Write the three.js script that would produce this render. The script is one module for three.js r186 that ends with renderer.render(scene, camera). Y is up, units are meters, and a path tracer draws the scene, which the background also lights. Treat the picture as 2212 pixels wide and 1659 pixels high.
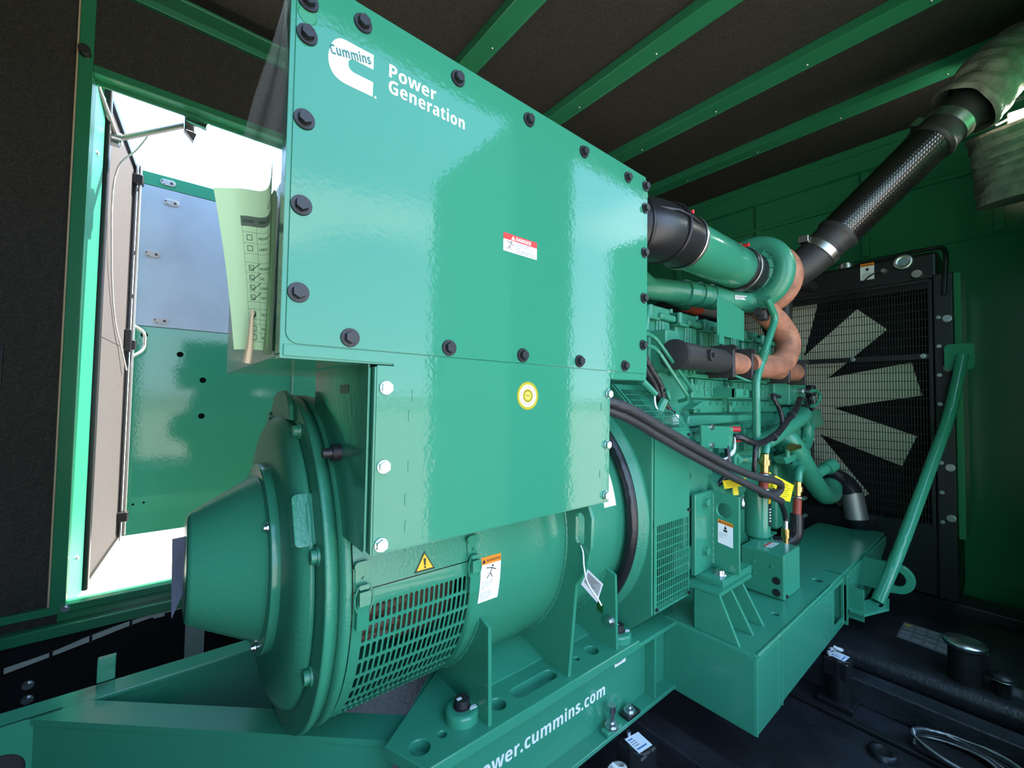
import * as THREE from 'three';
import { mergeGeometries, toCreasedNormals } from 'three/addons/utils/BufferGeometryUtils.js';
import { RoundedBoxGeometry } from 'three/addons/geometries/RoundedBoxGeometry.js';
import { TextGeometry } from 'three/addons/geometries/TextGeometry.js';
import { FontLoader } from 'three/addons/loaders/FontLoader.js';

// ---------------------------------------------------------------- camera, sky, sun, exposure
const H = 1.5;                                   // lens height above the concrete; coordinates below are measured from the lens height
const scene = new THREE.Scene();
const camera = new THREE.PerspectiveCamera(85.05, 2212 / 1659, 0.03, 400);
camera.position.set(0, H, 0);
{
  const X = new THREE.Vector3(0.77223655, 0.01516504, 0.6351541);
  const Yd = new THREE.Vector3(0.03401769, -0.99926799, -0.01750089);
  const F = new THREE.Vector3(0.63442376, 0.0351213, -0.77218715);
  const m = new THREE.Matrix4().makeBasis(X, Yd.clone().negate(), F.clone().negate());
  camera.quaternion.setFromRotationMatrix(m);
}
const renderer = new THREE.WebGLRenderer({ antialias: true });
renderer.toneMapping = THREE.LinearToneMapping;
renderer.toneMappingExposure = 3.35;
renderer.shadowMap.enabled = true;

let seed = 7;
const rnd = () => { seed = (seed * 1664525 + 1013904223) >>> 0; return seed / 4294967296; };
function lattice(n, s) { seed = s; const a = new Float32Array(n * n); for (let i = 0; i < n * n; i++) a[i] = rnd(); return a; }
function vnoise(a, n, x, y) {                      // periodic value noise
  const xi = Math.floor(x), yi = Math.floor(y), fx = x - xi, fy = y - yi, u = fx * fx * (3 - 2 * fx), v = fy * fy * (3 - 2 * fy);
  const w = (i) => ((i % n) + n) % n, g = (i, j) => a[w(j) * n + w(i)];
  return (g(xi, yi) * (1 - u) + g(xi + 1, yi) * u) * (1 - v) + (g(xi, yi + 1) * (1 - u) + g(xi + 1, yi + 1) * u) * v;
}
{
  // hazy blue sky with scattered bright cloud, the same all round
  const w = 1024, h = 512, d = new Float32Array(w * h * 4), L = [8, 16, 32, 64].map((n, k) => lattice(n, 31 + k));
  for (let j = 0; j < h; j++) {
    const el = (j + 0.5) / h * 180 - 90, e = Math.max(0, el) / 90;
    for (let i = 0; i < w; i++) {
      let c = 0, a = 0.5, u = i / w, v = (j / h) * 1.0;
      [8, 16, 32, 64].forEach((n, k) => { c += a * vnoise(L[k], n, u * n, v * n * 1.6); a *= 0.55; });
      c = Math.min(1, Math.max(0, (c - 0.53) * 3.4));
      const hz = Math.exp(-e * 5);
      const o = (j * w + i) * 4, mix = 0.75 * c + 0.25 * hz * (1 - c);
      const b = [0.26 + 0.30 * hz, 0.55 + 0.22 * hz, 1.05 + 0.0 * hz], k = [1.7, 1.75, 1.8];
      for (let q = 0; q < 3; q++) d[o + q] = el <= 0 ? [0.55, 0.53, 0.5][q] : b[q] * (1 - mix) + k[q] * mix;
      d[o + 3] = 1;
    }
  }
  const t = new THREE.DataTexture(d, w, h, THREE.RGBAFormat, THREE.FloatType);
  t.mapping = THREE.EquirectangularReflectionMapping; t.magFilter = THREE.LinearFilter; t.minFilter = THREE.LinearFilter;
  t.colorSpace = THREE.LinearSRGBColorSpace; t.needsUpdate = true;
  scene.background = t; scene.environment = t;
  scene.backgroundIntensity = 1.5; scene.environmentIntensity = 1.5;
}
const sun = new THREE.DirectionalLight(0xfff1dc, 10);
sun.position.set(12, 17 + H, -1.25); sun.target.position.set(1, 0, -1);
sun.castShadow = true; sun.shadow.mapSize.set(2048, 2048); sun.shadow.radius = 1; sun.shadow.bias = -0.0005;
Object.assign(sun.shadow.camera, { left: -9, right: 9, top: 9, bottom: -9, near: 1, far: 50 });
scene.add(sun, sun.target);

// ---------------------------------------------------------------- textures
function dataTex(n, f, srgb, rep) {
  const d = new Uint8Array(n * n * 4);
  for (let j = 0; j < n; j++) for (let i = 0; i < n; i++) {
    const c = f(i / n, j / n), o = (j * n + i) * 4;
    for (let q = 0; q < 3; q++) d[o + q] = Math.max(0, Math.min(255, Math.round(255 * (c.length ? c[q] : c))));
    d[o + 3] = 255;
  }
  const t = new THREE.DataTexture(d, n, n, THREE.RGBAFormat);
  t.wrapS = t.wrapT = THREE.RepeatWrapping; t.magFilter = THREE.LinearFilter; t.minFilter = THREE.LinearMipmapLinearFilter; t.generateMipmaps = true;
  if (srgb) t.colorSpace = THREE.SRGBColorSpace;
  t.repeat.set(rep, rep); t.needsUpdate = true;
  return t;
}
const N = {}; for (const n of [6, 12, 24, 40, 64, 96, 128]) N[n] = lattice(n, n * 13 + 5);
const fb = (u, v, ...ns) => { let s = 0, a = 1, w = 0; for (const n of ns) { s += a * vnoise(N[n], n, u * n, v * n); w += a; a *= 0.6; } return s / w; };
const peelTex = dataTex(512, (u, v) => 0.55 * fb(u, v, 24, 40) + 0.45 * fb(u, v, 64, 96), false, 3.2);
const grainTex = dataTex(512, (u, v) => fb(u, v, 96, 128, 64), false, 3);
const smudge = (r, g, b, k, rep) => dataTex(256, (u, v) => { const s = 1 + k * (fb(u, v, 6, 12, 24, 64) - 0.5); return [r * s, g * s, b * s]; }, true, rep);
const concreteTex = dataTex(512, (u, v) => { const s = 0.86 + 0.2 * (fb(u, v, 6, 12, 24) - 0.5) + 0.55 * (vnoise(N[128], 128, u * 128, v * 128) - 0.5) * vnoise(N[96], 96, u * 96, v * 96); return [0.71 * s, 0.685 * s, 0.65 * s]; }, true, 0.9);
const foamTex = dataTex(256, (u, v) => { const s = 0.85 + 0.5 * (fb(u, v, 96, 128) - 0.5); return [0.30 * s, 0.29 * s, 0.262 * s]; }, true, 4);
const feltTex = dataTex(256, (u, v) => { const s = 0.95 + 0.16 * (vnoise(N[128], 128, u * 128, v * 24) - 0.5); return [0.262 * s, 0.258 * s, 0.268 * s]; }, true, 3);
const tankTex = dataTex(512, (u, v) => { const s = 0.85 + 0.9 * (fb(u, v, 6, 12, 24) - 0.5) + 0.25 * (fb(u, v, 96, 128) - 0.5); return [0.175 * s, 0.178 * s, 0.195 * s]; }, true, 1);
const rustTex = dataTex(256, (u, v) => { const s = 0.9 + 0.5 * (fb(u, v, 6, 12, 40) - 0.5); return [0.70 * s, 0.47 * s, 0.36 * s]; }, true, 3);
const clothTex = dataTex(256, (u, v) => { const s = 0.9 + 0.3 * (fb(u, v, 12, 24, 96) - 0.5); return [0.60 * s, 0.57 * s, 0.52 * s]; }, true, 3);

// ---------------------------------------------------------------- materials
const P = (o) => new THREE.MeshPhysicalMaterial(o), lin = (r, g, b) => new THREE.Color().setRGB(r, g, b);
const GREEN = lin(0.038, 0.250, 0.148);
const M = {
  green: P({ color: GREEN, roughness: 0.16, bumpMap: peelTex, bumpScale: 0.00022 }),
  panel: P({ color: GREEN, roughness: 0.07, bumpMap: peelTex, bumpScale: 0.00013 }),
  cast: P({ color: GREEN, roughness: 0.34, bumpMap: grainTex, bumpScale: 0.0006 }),
  barrel: P({ color: GREEN, roughness: 0.24, bumpMap: grainTex, bumpScale: 0.00035 }),
  trim: P({ color: lin(0.034, 0.25, 0.115), roughness: 0.2, bumpMap: peelTex, bumpScale: 0.0002 }),
  winding: P({ color: lin(0.16, 0.085, 0.055), roughness: 0.5, bumpMap: grainTex, bumpScale: 0.001 }),
  post: P({ color: lin(0.55, 0.55, 0.56), roughness: 0.7 }),
  jamb: P({ color: lin(0.02, 0.24, 0.13), roughness: 0.4, bumpMap: grainTex, bumpScale: 0.0008 }),
  foam: P({ map: foamTex, roughness: 0.95, bumpMap: grainTex, bumpScale: 0.001, specularIntensity: 0.3 }),
  felt: P({ map: feltTex, roughness: 0.95 }),
  black: P({ color: lin(0.012, 0.0125, 0.0135), roughness: 0.38, bumpMap: grainTex, bumpScale: 0.0002 }),
  tank: P({ map: tankTex, roughness: 0.45, bumpMap: peelTex, bumpScale: 0.002 }),
  matte: P({ color: lin(0.006, 0.006, 0.0065), roughness: 0.9 }),
  rubber: P({ color: lin(0.014, 0.014, 0.016), roughness: 0.34, bumpMap: grainTex, bumpScale: 0.0002 }),
  cable: P({ color: lin(0.03, 0.03, 0.033), roughness: 0.55 }),
  boltBlack: P({ color: lin(0.018, 0.017, 0.02), roughness: 0.45, bumpMap: grainTex, bumpScale: 0.0002 }),
  zinc: P({ color: lin(0.62, 0.64, 0.66), metalness: 1, roughness: 0.28, bumpMap: grainTex, bumpScale: 0.0002 }),
  skyTinted: P({ color: lin(0.34, 0.42, 0.50), roughness: 0.32, bumpMap: peelTex, bumpScale: 0.0001, map: smudge(0.98, 0.98, 0.98, 0.12, 1) }),  // sky reflection of the upper outdoor sheet put into its colour
  clamp: P({ color: lin(0.62, 0.60, 0.56), metalness: 1, roughness: 0.33 }),
  iron: P({ color: lin(0.028, 0.027, 0.026), roughness: 0.5, bumpMap: grainTex, bumpScale: 0.0004 }),
  braid: P({ color: lin(0.13, 0.12, 0.11), metalness: 1, roughness: 0.28 }),
  rust: P({ map: rustTex, roughness: 0.6, bumpMap: grainTex, bumpScale: 0.0006 }),
  hose: P({ color: lin(0.45, 0.07, 0.03), roughness: 0.4 }),
  redHose: P({ color: lin(0.33, 0.045, 0.025), roughness: 0.5 }),
  red: P({ color: lin(0.62, 0.03, 0.04), roughness: 0.4 }),
  brass: P({ color: lin(0.72, 0.46, 0.16), metalness: 1, roughness: 0.3 }),
  alu: P({ color: lin(0.42, 0.41, 0.40), metalness: 0.8, roughness: 0.5 }),
  cream: P({ color: lin(0.82, 0.81, 0.62), roughness: 0.55 }),
  cloth: P({ map: clothTex, roughness: 0.75, bumpMap: smudge(0.9, 0.9, 0.9, 0.9, 2), bumpScale: 0.008 }),
  white: P({ color: lin(0.80, 0.80, 0.78), roughness: 0.45 }),
  wire: P({ color: lin(0.62, 0.64, 0.60), roughness: 0.5 }),
  yellow: P({ color: lin(0.80, 0.68, 0.03), roughness: 0.55 }),
  paper: P({ color: lin(0.42, 0.62, 0.34), roughness: 0.9 }),
  bluePaper: P({ color: lin(0.50, 0.54, 0.78), roughness: 0.9 }),
  film: P({ color: lin(0.9, 0.95, 0.93), roughness: 0.16, transmission: 0.9, thickness: 0, bumpMap: smudge(0.9, 0.9, 0.9, 0.9, 5), bumpScale: 0.0012 }),
  concrete: P({ map: concreteTex, roughness: 0.9 }),
  card: P({ color: lin(0.62, 0.48, 0.30), roughness: 0.9 }),
  glass: P({ color: lin(0.25, 0.35, 0.38), roughness: 0.05 }),
  leaf: P({ color: lin(0.05, 0.10, 0.03), roughness: 0.8 }),
  trunk: P({ color: lin(0.10, 0.07, 0.05), roughness: 0.9 }),
};

// ---------------------------------------------------------------- geometry helpers (coordinates from the lens height)
const V = (x, y, z) => new THREE.Vector3(x, y, z);
const box = (x0, x1, y0, y1, z0, z1, b = 0) => {
  const w = Math.abs(x1 - x0), h = Math.abs(y1 - y0), d = Math.abs(z1 - z0);
  const g = b ? new RoundedBoxGeometry(w, h, d, 2, Math.min(b, w / 2.01, h / 2.01, d / 2.01)) : new THREE.BoxGeometry(w, h, d);
  return g.translate((x0 + x1) / 2, (y0 + y1) / 2, (z0 + z1) / 2);
};
function along(g, a, b) {                           // a geometry built on +y from the origin, laid from a towards b
  const d = b.clone().sub(a).normalize();
  return g.applyQuaternion(new THREE.Quaternion().setFromUnitVectors(V(0, 1, 0), d)).translate(a.x, a.y, a.z);
}
const rod = (a, b, r, r2 = r, seg = 20) => {
  const l = a.distanceTo(b);
  return along(new THREE.CylinderGeometry(r2, r, l, seg).translate(0, l / 2, 0), a, b);
};
const cylX = (x0, x1, y, z, r, seg = 32, r2 = r) => rod(V(x0, y, z), V(x1, y, z), r, r2, seg);
const lathe = (prof, a, b, seg = 40) => along(new THREE.LatheGeometry(prof.map(([r, t]) => new THREE.Vector2(Math.max(r, 1e-5), t)), seg), a, b);
const latheX = (prof, y, z, seg = 72) => lathe(prof.map(([x, r]) => [r, x]), V(0, y, z), V(1, y, z), seg);
const torus = (c, dir, R, r, s1 = 10, s2 = 40, arc = Math.PI * 2) => along(new THREE.TorusGeometry(R, r, s1, s2, arc).rotateX(-Math.PI / 2), c, c.clone().add(dir));
function fillet(pts, br) {                          // polyline with rounded corners
  const o = [pts[0].clone()];
  for (let i = 1; i < pts.length - 1; i++) {
    const a = pts[i - 1], b = pts[i], c = pts[i + 1], r = Math.min(br, a.distanceTo(b) * 0.49, b.distanceTo(c) * 0.49);
    const p = b.clone().lerp(a, r / a.distanceTo(b)), q = b.clone().lerp(c, r / b.distanceTo(c));
    for (let k = 0; k <= 8; k++) { const t = k / 8; o.push(p.clone().multiplyScalar((1 - t) ** 2).addScaledVector(b, 2 * t * (1 - t)).addScaledVector(q, t * t)); }
  }
  o.push(pts[pts.length - 1].clone());
  return o;
}
function sweep(pts, r, seg = 12, cap = true) {      // round section along a dense polyline; r is a number or a function of 0..1
  const n = pts.length, R = typeof r === 'function' ? r : () => r, pos = [], idx = [], L = [0];
  for (let i = 1; i < n; i++) L.push(L[i - 1] + pts[i].distanceTo(pts[i - 1]));
  let nrm = null;
  for (let i = 0; i < n; i++) {
    const t = pts[Math.min(i + 1, n - 1)].clone().sub(pts[Math.max(i - 1, 0)]).normalize();
    if (!nrm) { nrm = Math.abs(t.y) < 0.9 ? V(0, 1, 0) : V(1, 0, 0); }
    nrm = nrm.clone().addScaledVector(t, -nrm.dot(t)).normalize();
    const bin = t.clone().cross(nrm), rr = R(L[i] / L[n - 1]);
    for (let k = 0; k < seg; k++) { const a = k / seg * Math.PI * 2, p = pts[i].clone().addScaledVector(nrm, Math.cos(a) * rr).addScaledVector(bin, Math.sin(a) * rr); pos.push(p.x, p.y, p.z); }
  }
  for (let i = 0; i < n - 1; i++) for (let k = 0; k < seg; k++) { const a = i * seg + k, b = i * seg + (k + 1) % seg; idx.push(a, b, a + seg, b, b + seg, a + seg); }
  if (cap) {
    const c0 = pos.length / 3; pos.push(...pts[0].toArray(), ...pts[n - 1].toArray());
    for (let k = 0; k < seg; k++) { idx.push(c0, (k + 1) % seg, k); const o = (n - 1) * seg; idx.push(c0 + 1, o + k, o + (k + 1) % seg); }
  }
  const g = new THREE.BufferGeometry(); g.setAttribute('position', new THREE.Float32BufferAttribute(pos, 3)); g.setIndex(idx); 
  return toCreasedNormals(g, 0.9);
}
const pipe = (pts, r, br = 0.05, seg = 14) => sweep(fillet(pts, br), r, seg);
const spline = (pts, r, n = 40, seg = 10) => sweep(new THREE.CatmullRomCurve3(pts, false, 'centripetal').getPoints(n), r, seg);
function shapeOf(poly, holes = []) {
  const s = poly instanceof THREE.Shape ? poly : new THREE.Shape(poly.map(([a, b]) => new THREE.Vector2(a, b)));
  for (const h of holes) s.holes.push(h instanceof THREE.Path ? h : new THREE.Path(h.map(([a, b]) => new THREE.Vector2(a, b))));
  return s;
}
const ext = (poly, t, holes, bev) => new THREE.ExtrudeGeometry(shapeOf(poly, holes), bev ? { depth: t - 2 * bev, bevelEnabled: true, bevelSize: bev, bevelOffset: -bev, bevelThickness: bev, bevelSegments: 2, curveSegments: 10 } : { depth: t, bevelEnabled: false, curveSegments: 10 }).translate(0, 0, bev || 0);
const prismZ = (poly, z0, z1, holes, bev) => ext(poly, z1 - z0, holes, bev).translate(0, 0, z0);                 // polygon in (x, y)
const prismX = (poly, x0, x1, holes, bev) => ext(poly.map(([z, y]) => [-z, y]), x1 - x0, (holes || []).map((h) => h instanceof THREE.Path ? h : h.map(([z, y]) => [-z, y])), bev).rotateY(Math.PI / 2).translate(x0, 0, 0);   // polygon in (z, y)
const prismY = (poly, y0, y1, holes, bev) => ext(poly.map(([x, z]) => [x, -z]), y1 - y0, (holes || []).map((h) => h instanceof THREE.Path ? h : h.map(([x, z]) => [x, -z])), bev).rotateX(-Math.PI / 2).translate(0, y0, 0);   // polygon in (x, z)
const circle = (x, y, r, n = 24) => Array.from({ length: n }, (_, k) => [x + r * Math.cos(-k / n * 2 * Math.PI), y + r * Math.sin(-k / n * 2 * Math.PI)]);
function rrect(x0, x1, y0, y1, r, n = 5) {
  const o = []; for (const [cx, cy, a] of [[x1 - r, y1 - r, 0], [x0 + r, y1 - r, 1], [x0 + r, y0 + r, 2], [x1 - r, y0 + r, 3]])
    for (let k = 0; k <= n; k++) { const t = (a + k / n) * Math.PI / 2; o.push([cx + r * Math.cos(t), cy + r * Math.sin(t)]); }
  return o;
}
const slot = (x, y, w, h) => rrect(x - w / 2, x + w / 2, y - h / 2, y + h / 2, Math.min(w, h) / 2 * 0.999, 4).reverse();
const hexBolt = (p, d, r, h = r * 1.1, w = r * 1.55) => {   // washer and hex head standing on p along d
  const q = p.clone().addScaledVector(d, h);
  const parts = [rod(p, p.clone().addScaledVector(d, h * 0.28), w, w * 0.96, 20), rod(p.clone().addScaledVector(d, h * 0.2), q, r * 1.06, r, 6)];
  return merge(parts);
};
function merge(list) {
  const gs = list.flat().map((g) => { const q = g.index ? g.toNonIndexed() : g; for (const k of Object.keys(q.attributes)) if (k !== 'position' && k !== 'normal') q.deleteAttribute(k); q.morphAttributes = {}; return q; });
  return mergeGeometries(gs, false);
}
function metricUV(g) {                              // uv in metres from the face directions
  const p = g.attributes.position, n = g.attributes.normal, uv = new Float32Array(p.count * 2);
  for (let i = 0; i < p.count; i += 3) {
    let ax = 0, ay = 0, az = 0; for (let k = 0; k < 3; k++) { ax += Math.abs(n.getX(i + k)); ay += Math.abs(n.getY(i + k)); az += Math.abs(n.getZ(i + k)); }
    for (let k = 0; k < 3; k++) {
      const x = p.getX(i + k), y = p.getY(i + k), z = p.getZ(i + k);
      const [u, v] = ax > ay && ax > az ? [z, y] : ay > az ? [x, z] : [x, y];
      uv[(i + k) * 2] = u; uv[(i + k) * 2 + 1] = v;
    }
  }
  g.setAttribute('uv', new THREE.BufferAttribute(uv, 2));
}
const taken = new Map();
const numbered = (n) => { const k = taken.get(n) || 0; taken.set(n, k + 1); return k ? n + '_' + String(k).padStart(3, '0') : n; };
function finish(g, keepUV) {
  let q = Array.isArray(g) ? merge(g) : g;
  if (keepUV) return q.index ? q.toNonIndexed() : q;
  q = merge([q]); metricUV(q); return q;
}
function thing(name, label, category, base, group) {
  const o = new THREE.Group(); o.name = numbered(name); o.position.set(base[0], base[1] + H, base[2]); o.userData = { label, category };
  if (group) o.userData.group = group;
  o.userData.base = undefined; o.B = V(...base); scene.add(o); return o;
}
function part(th, name, g, m, o = {}) {             // a part of a thing, or of a part (o.of)
  const q = finish(g, o.uv).translate(-th.B.x, -th.B.y, -th.B.z), k = new THREE.Mesh(q, m);
  k.name = name; k.castShadow = k.receiveShadow = true; if (o.label) k.userData.label = o.label; if (o.stuff) k.userData.kind = 'stuff';
  (o.of || th).add(k); return k;
}
function again(src, th, name, off, of) {            // another of the same part, moved by off
  const k = new THREE.Mesh(src.geometry, src.material); k.name = name; k.castShadow = k.receiveShadow = true; k.position.set(...off); (of || th).add(k); return k;
}
function single(name, g, m, label, category, group, uv) {
  let q = finish(g, uv); q.computeBoundingBox(); const b = q.boundingBox, c = V((b.min.x + b.max.x) / 2, b.min.y, (b.min.z + b.max.z) / 2);
  q.translate(-c.x, -c.y, -c.z); const k = new THREE.Mesh(q, m); k.name = numbered(name); k.position.set(c.x, c.y + H, c.z);
  k.castShadow = k.receiveShadow = true; k.userData = { label, category }; if (group) k.userData.group = group; scene.add(k); k.B = c; return k;
}
function struct(name, g, m, label, category) { const k = single(name, g, m, label, category); k.userData.kind = 'structure'; return k; }
function sub(k, name, g, m, o = {}) {               // part of a single mesh
  const q = finish(g, o.uv).translate(-k.B.x, -k.B.y, -k.B.z), c = new THREE.Mesh(q, m); c.name = name; c.castShadow = c.receiveShadow = true; if (o.label) c.userData.label = o.label; if (o.stuff) c.userData.kind = 'stuff'; k.add(c); return c;
}
const fontB = await new FontLoader().loadAsync('fonts/droid/droid_sans_bold.typeface.json');
function letters(text, size, x, y, z, width, depth = 0.0006) {   // raised lettering in an x-y plane facing +z, fitted to a width
  const g = new TextGeometry(text, { font: fontB, size, depth, curveSegments: 5, bevelEnabled: false });
  g.computeBoundingBox(); const w = g.boundingBox.max.x - g.boundingBox.min.x, k = width ? width / w : 1;
  return g.translate(-g.boundingBox.min.x, 0, 0).scale(k, 1, 1).translate(x, y, z);
}
function print(w, h, draw) {                        // flat print for labels
  const c = document.createElement('canvas'); c.width = w; c.height = h; const x = c.getContext('2d'); draw(x, w, h);
  const t = new THREE.CanvasTexture(c); t.colorSpace = THREE.SRGBColorSpace; return P({ map: t, roughness: 0.42 });
}
function quad(a, b, c, d, t = 0.0006) {             // thin sheet a b c d (counter-clockwise from lower left), print on the front
  const n = b.clone().sub(a).cross(d.clone().sub(a)).normalize().multiplyScalar(t), f = [a, b, c, d].map((p) => p.clone().add(n)), pos = [], uv = [], U = [[0, 0], [1, 0], [1, 1], [0, 1]];
  for (const i of [0, 1, 2, 0, 2, 3]) { pos.push(...f[i].toArray()); uv.push(...U[i]); }
  const e = [a, b, c, d];
  for (const i of [0, 2, 1, 0, 3, 2]) { pos.push(...e[i].toArray()); uv.push(0.01, 0.01); }
  const g = new THREE.BufferGeometry(); g.setAttribute('position', new THREE.Float32BufferAttribute(pos, 3)); g.setAttribute('uv', new THREE.Float32BufferAttribute(uv, 2)); g.computeVertexNormals(); return g;
}
const stickerZ = (x0, x1, y0, y1, z) => quad(V(x0, y0, z), V(x1, y0, z), V(x1, y1, z), V(x0, y1, z));

// ---------------------------------------------------------------- the setting
struct('ground', box(-40, 40, -1.75, -1.5, -40, 40), M.concrete, 'pale speckled concrete yard outside the open enclosure', 'ground');
const floor = struct('floor', box(-1.7, 3.5, -1.5, -1.12, -2.2, 0.14), M.tank, 'black steel fuel tank top under the generator', 'floor');
const FZ0 = -2.2, FZ1 = 0.14;
struct('trim_1', box(1.20, 1.285, -1.12, -1.03, FZ0, FZ1, 0.006), M.tank, 'low black cross beam under the lettered rail end', 'beam');
struct('trim_2', box(2.03, 2.11, -1.12, -1.03, FZ0, FZ1, 0.006), M.tank, 'grey-topped black cross beam beside the cable coil', 'beam');
struct('trim_3', box(2.255, 3.05, -1.12, -1.03, FZ0, FZ1, 0.04), M.tank, 'raised black tank section carrying the fuel filler and label strip', 'beam');
struct('trim_4', box(3.12, 3.30, -1.12, -1.0, FZ0, FZ1, 0.01), M.tank, 'dark cross beam in front of the end wall below the radiator', 'beam');
struct('trim_5', box(1.875, 1.90, -1.12, -1.105, FZ0, FZ1, 0.004), M.black, 'thin black seam bar across the tank top before the grey beam', 'beam');

const WZ = -2.24, YH = 1.225, YS = -0.777, RU = 1.61;
// far wall with its door opening
const wb = struct('wall_back', [box(-1.7, -0.285, -1.12, 1.75, WZ - 0.05, WZ - 0.006), box(-0.285, 1.13, YH + 0.03, 1.75, WZ - 0.05, WZ - 0.006), box(1.13, 3.5, -1.12, 1.75, WZ - 0.05, WZ - 0.006)], M.foam, 'black foam lined far wall round the open doorway', 'wall');
sub(wb, 'frame_post', box(-0.303, -0.262, -0.80, 1.62, WZ - 0.055, WZ + 0.006, 0.003), M.trim);
sub(wb, 'frame_post', box(1.12, 1.16, -0.80, 1.62, WZ - 0.055, WZ + 0.006, 0.003), M.trim);
sub(wb, 'door_header', [box(-0.262, 1.12, YH, YH + 0.032, WZ - 0.055, WZ + 0.006, 0.003), box(-0.262, 1.12, YH - 0.016, YH, WZ - 0.055, WZ - 0.045)], M.trim);
sub(wb, 'top_rail', [box(-1.7, 3.45, 1.575, 1.62, WZ - 0.02, WZ + 0.012, 0.004), box(-1.7, 3.45, 1.605, 1.62, WZ, WZ + 0.09, 0.004)], M.trim);
sub(wb, 'seam_bead', box(-0.309, -0.303, -0.80, 1.62, WZ - 0.02, WZ + 0.004, 0.002), M.card);
sub(wb, 'sill', [box(-0.47, 1.12, -0.805, YS, WZ - 0.05, WZ + 0.01, 0.003), box(-0.47, 1.12, -0.84, -0.805, WZ - 0.05, WZ - 0.015), box(-0.47, 1.12, -0.878, -0.84, WZ - 0.05, WZ + 0.035, 0.003)], M.trim);
sub(wb, 'wall_base', box(-1.7, 3.5, -1.5, -0.878, WZ - 0.05, WZ - 0.004), M.matte);
sub(wb, 'door_jamb', prismY([[-0.262, WZ - 0.03], [-0.238, -2.385], [-0.262, -2.385], [-0.29, WZ - 0.03]], -0.80, 1.215), M.jamb);
for (const y of [0.955, -0.64]) sub(wb, 'bolt', hexBolt(V(-0.251, y, -2.33), V(0.99, 0, 0.15).normalize(), 0.008, 0.006, 0.011), M.zinc);
sub(wb, 'bolt', hexBolt(V(-0.262, -0.79, WZ + 0.009), V(0, 0, 1), 0.008), M.zinc);
for (const y of [-1.035, -1.085]) sub(wb, 'bolt', hexBolt(V(-0.345, y, WZ - 0.004), V(0, 0, 1), 0.011, 0.012, 0.016), M.zinc);
sub(wb, 'latch_recess', [box(-0.52, -0.445, 0.005, 0.16, WZ - 0.004, WZ + 0.004, 0.002), box(-0.505, -0.49, 0.02, 0.145, WZ, WZ + 0.015, 0.004)], M.black);

// camera-side wall: two doorways, one on each side of a wide post
const wf = struct('wall_front', [box(-1.7, -0.27, -1.5, 1.75, 0.18, 0.23), box(1.12, 1.5, -1.5, 1.75, 0.18, 0.23), box(2.25, 3.5, -1.5, 1.75, 0.18, 0.23), box(-0.27, 1.12, YH, 1.75, 0.18, 0.23), box(1.5, 2.25, YH, 1.75, 0.18, 0.23), box(-0.27, 2.25, -1.5, YS, 0.18, 0.23)], M.trim, 'green steel wall with doorways on the camera side, extended to dim the end wall', 'wall');  // second doorway narrowed: wall extended over it to dim the end wall
const wr = struct('wall_right', box(3.45, 3.5, -1.5, 1.75, -2.24, 0.18), M.trim, 'dark green end wall behind the radiator', 'wall');
sub(wr, 'end_beam', [box(3.40, 3.45, 1.5, 1.62, WZ, 0.18, 0.004), box(3.425, 3.45, 1.30, 1.325, WZ, 0.18, 0.004), box(3.435, 3.45, 0.93, 0.945, WZ, 0.18, 0.003)], M.trim);
for (const z of [-1.9, -1.25, -0.62, -0.06]) sub(wr, 'stiffener', box(3.43, 3.45, 0.945, 1.5, z - 0.02, z + 0.02, 0.003), M.trim);
struct('wall_left', box(-1.75, -1.7, -1.5, 1.75, -2.29, 0.23), M.foam, 'black foam lined wall at the alternator end', 'wall');
const ceil = struct('ceiling', box(-1.75, 3.5, 1.66, 1.75, -2.29, 0.23), M.foam, 'dark acoustic foam ceiling between green ribs', 'ceiling');
const ribNames = ['green roof rib crossing the ceiling above the alternator tail', 'wide pale-lit roof rib meeting the top edge of the lettered panel', 'roof rib right of the pale-lit one, with a bright glint', 'roof rib ending at the upper corner of the lettered panel', 'roof rib passing just above the insulated exhaust elbow', 'last roof rib next to the end wall'];
[0.44, 1.03, 1.63, 2.23, 2.81, 3.38].forEach((x, i) => {
  const r = struct('trim_' + (6 + i), [box(x, x + 0.1, RU, RU + 0.05, -2.2, 0.17, 0.004), box(x + 0.088, x + 0.1, RU - 0.002, RU + 0.012, -2.2, 0.17, 0.003)], M.trim, ribNames[i], 'roof rib');
  for (const z of [-1.85, -1.52, -1.05, -0.62, -0.2]) sub(r, 'rivet', rod(V(x + 0.07, RU, z), V(x + 0.07, RU - 0.004, z), 0.006, 0.003, 10), M.zinc);
});

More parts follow.
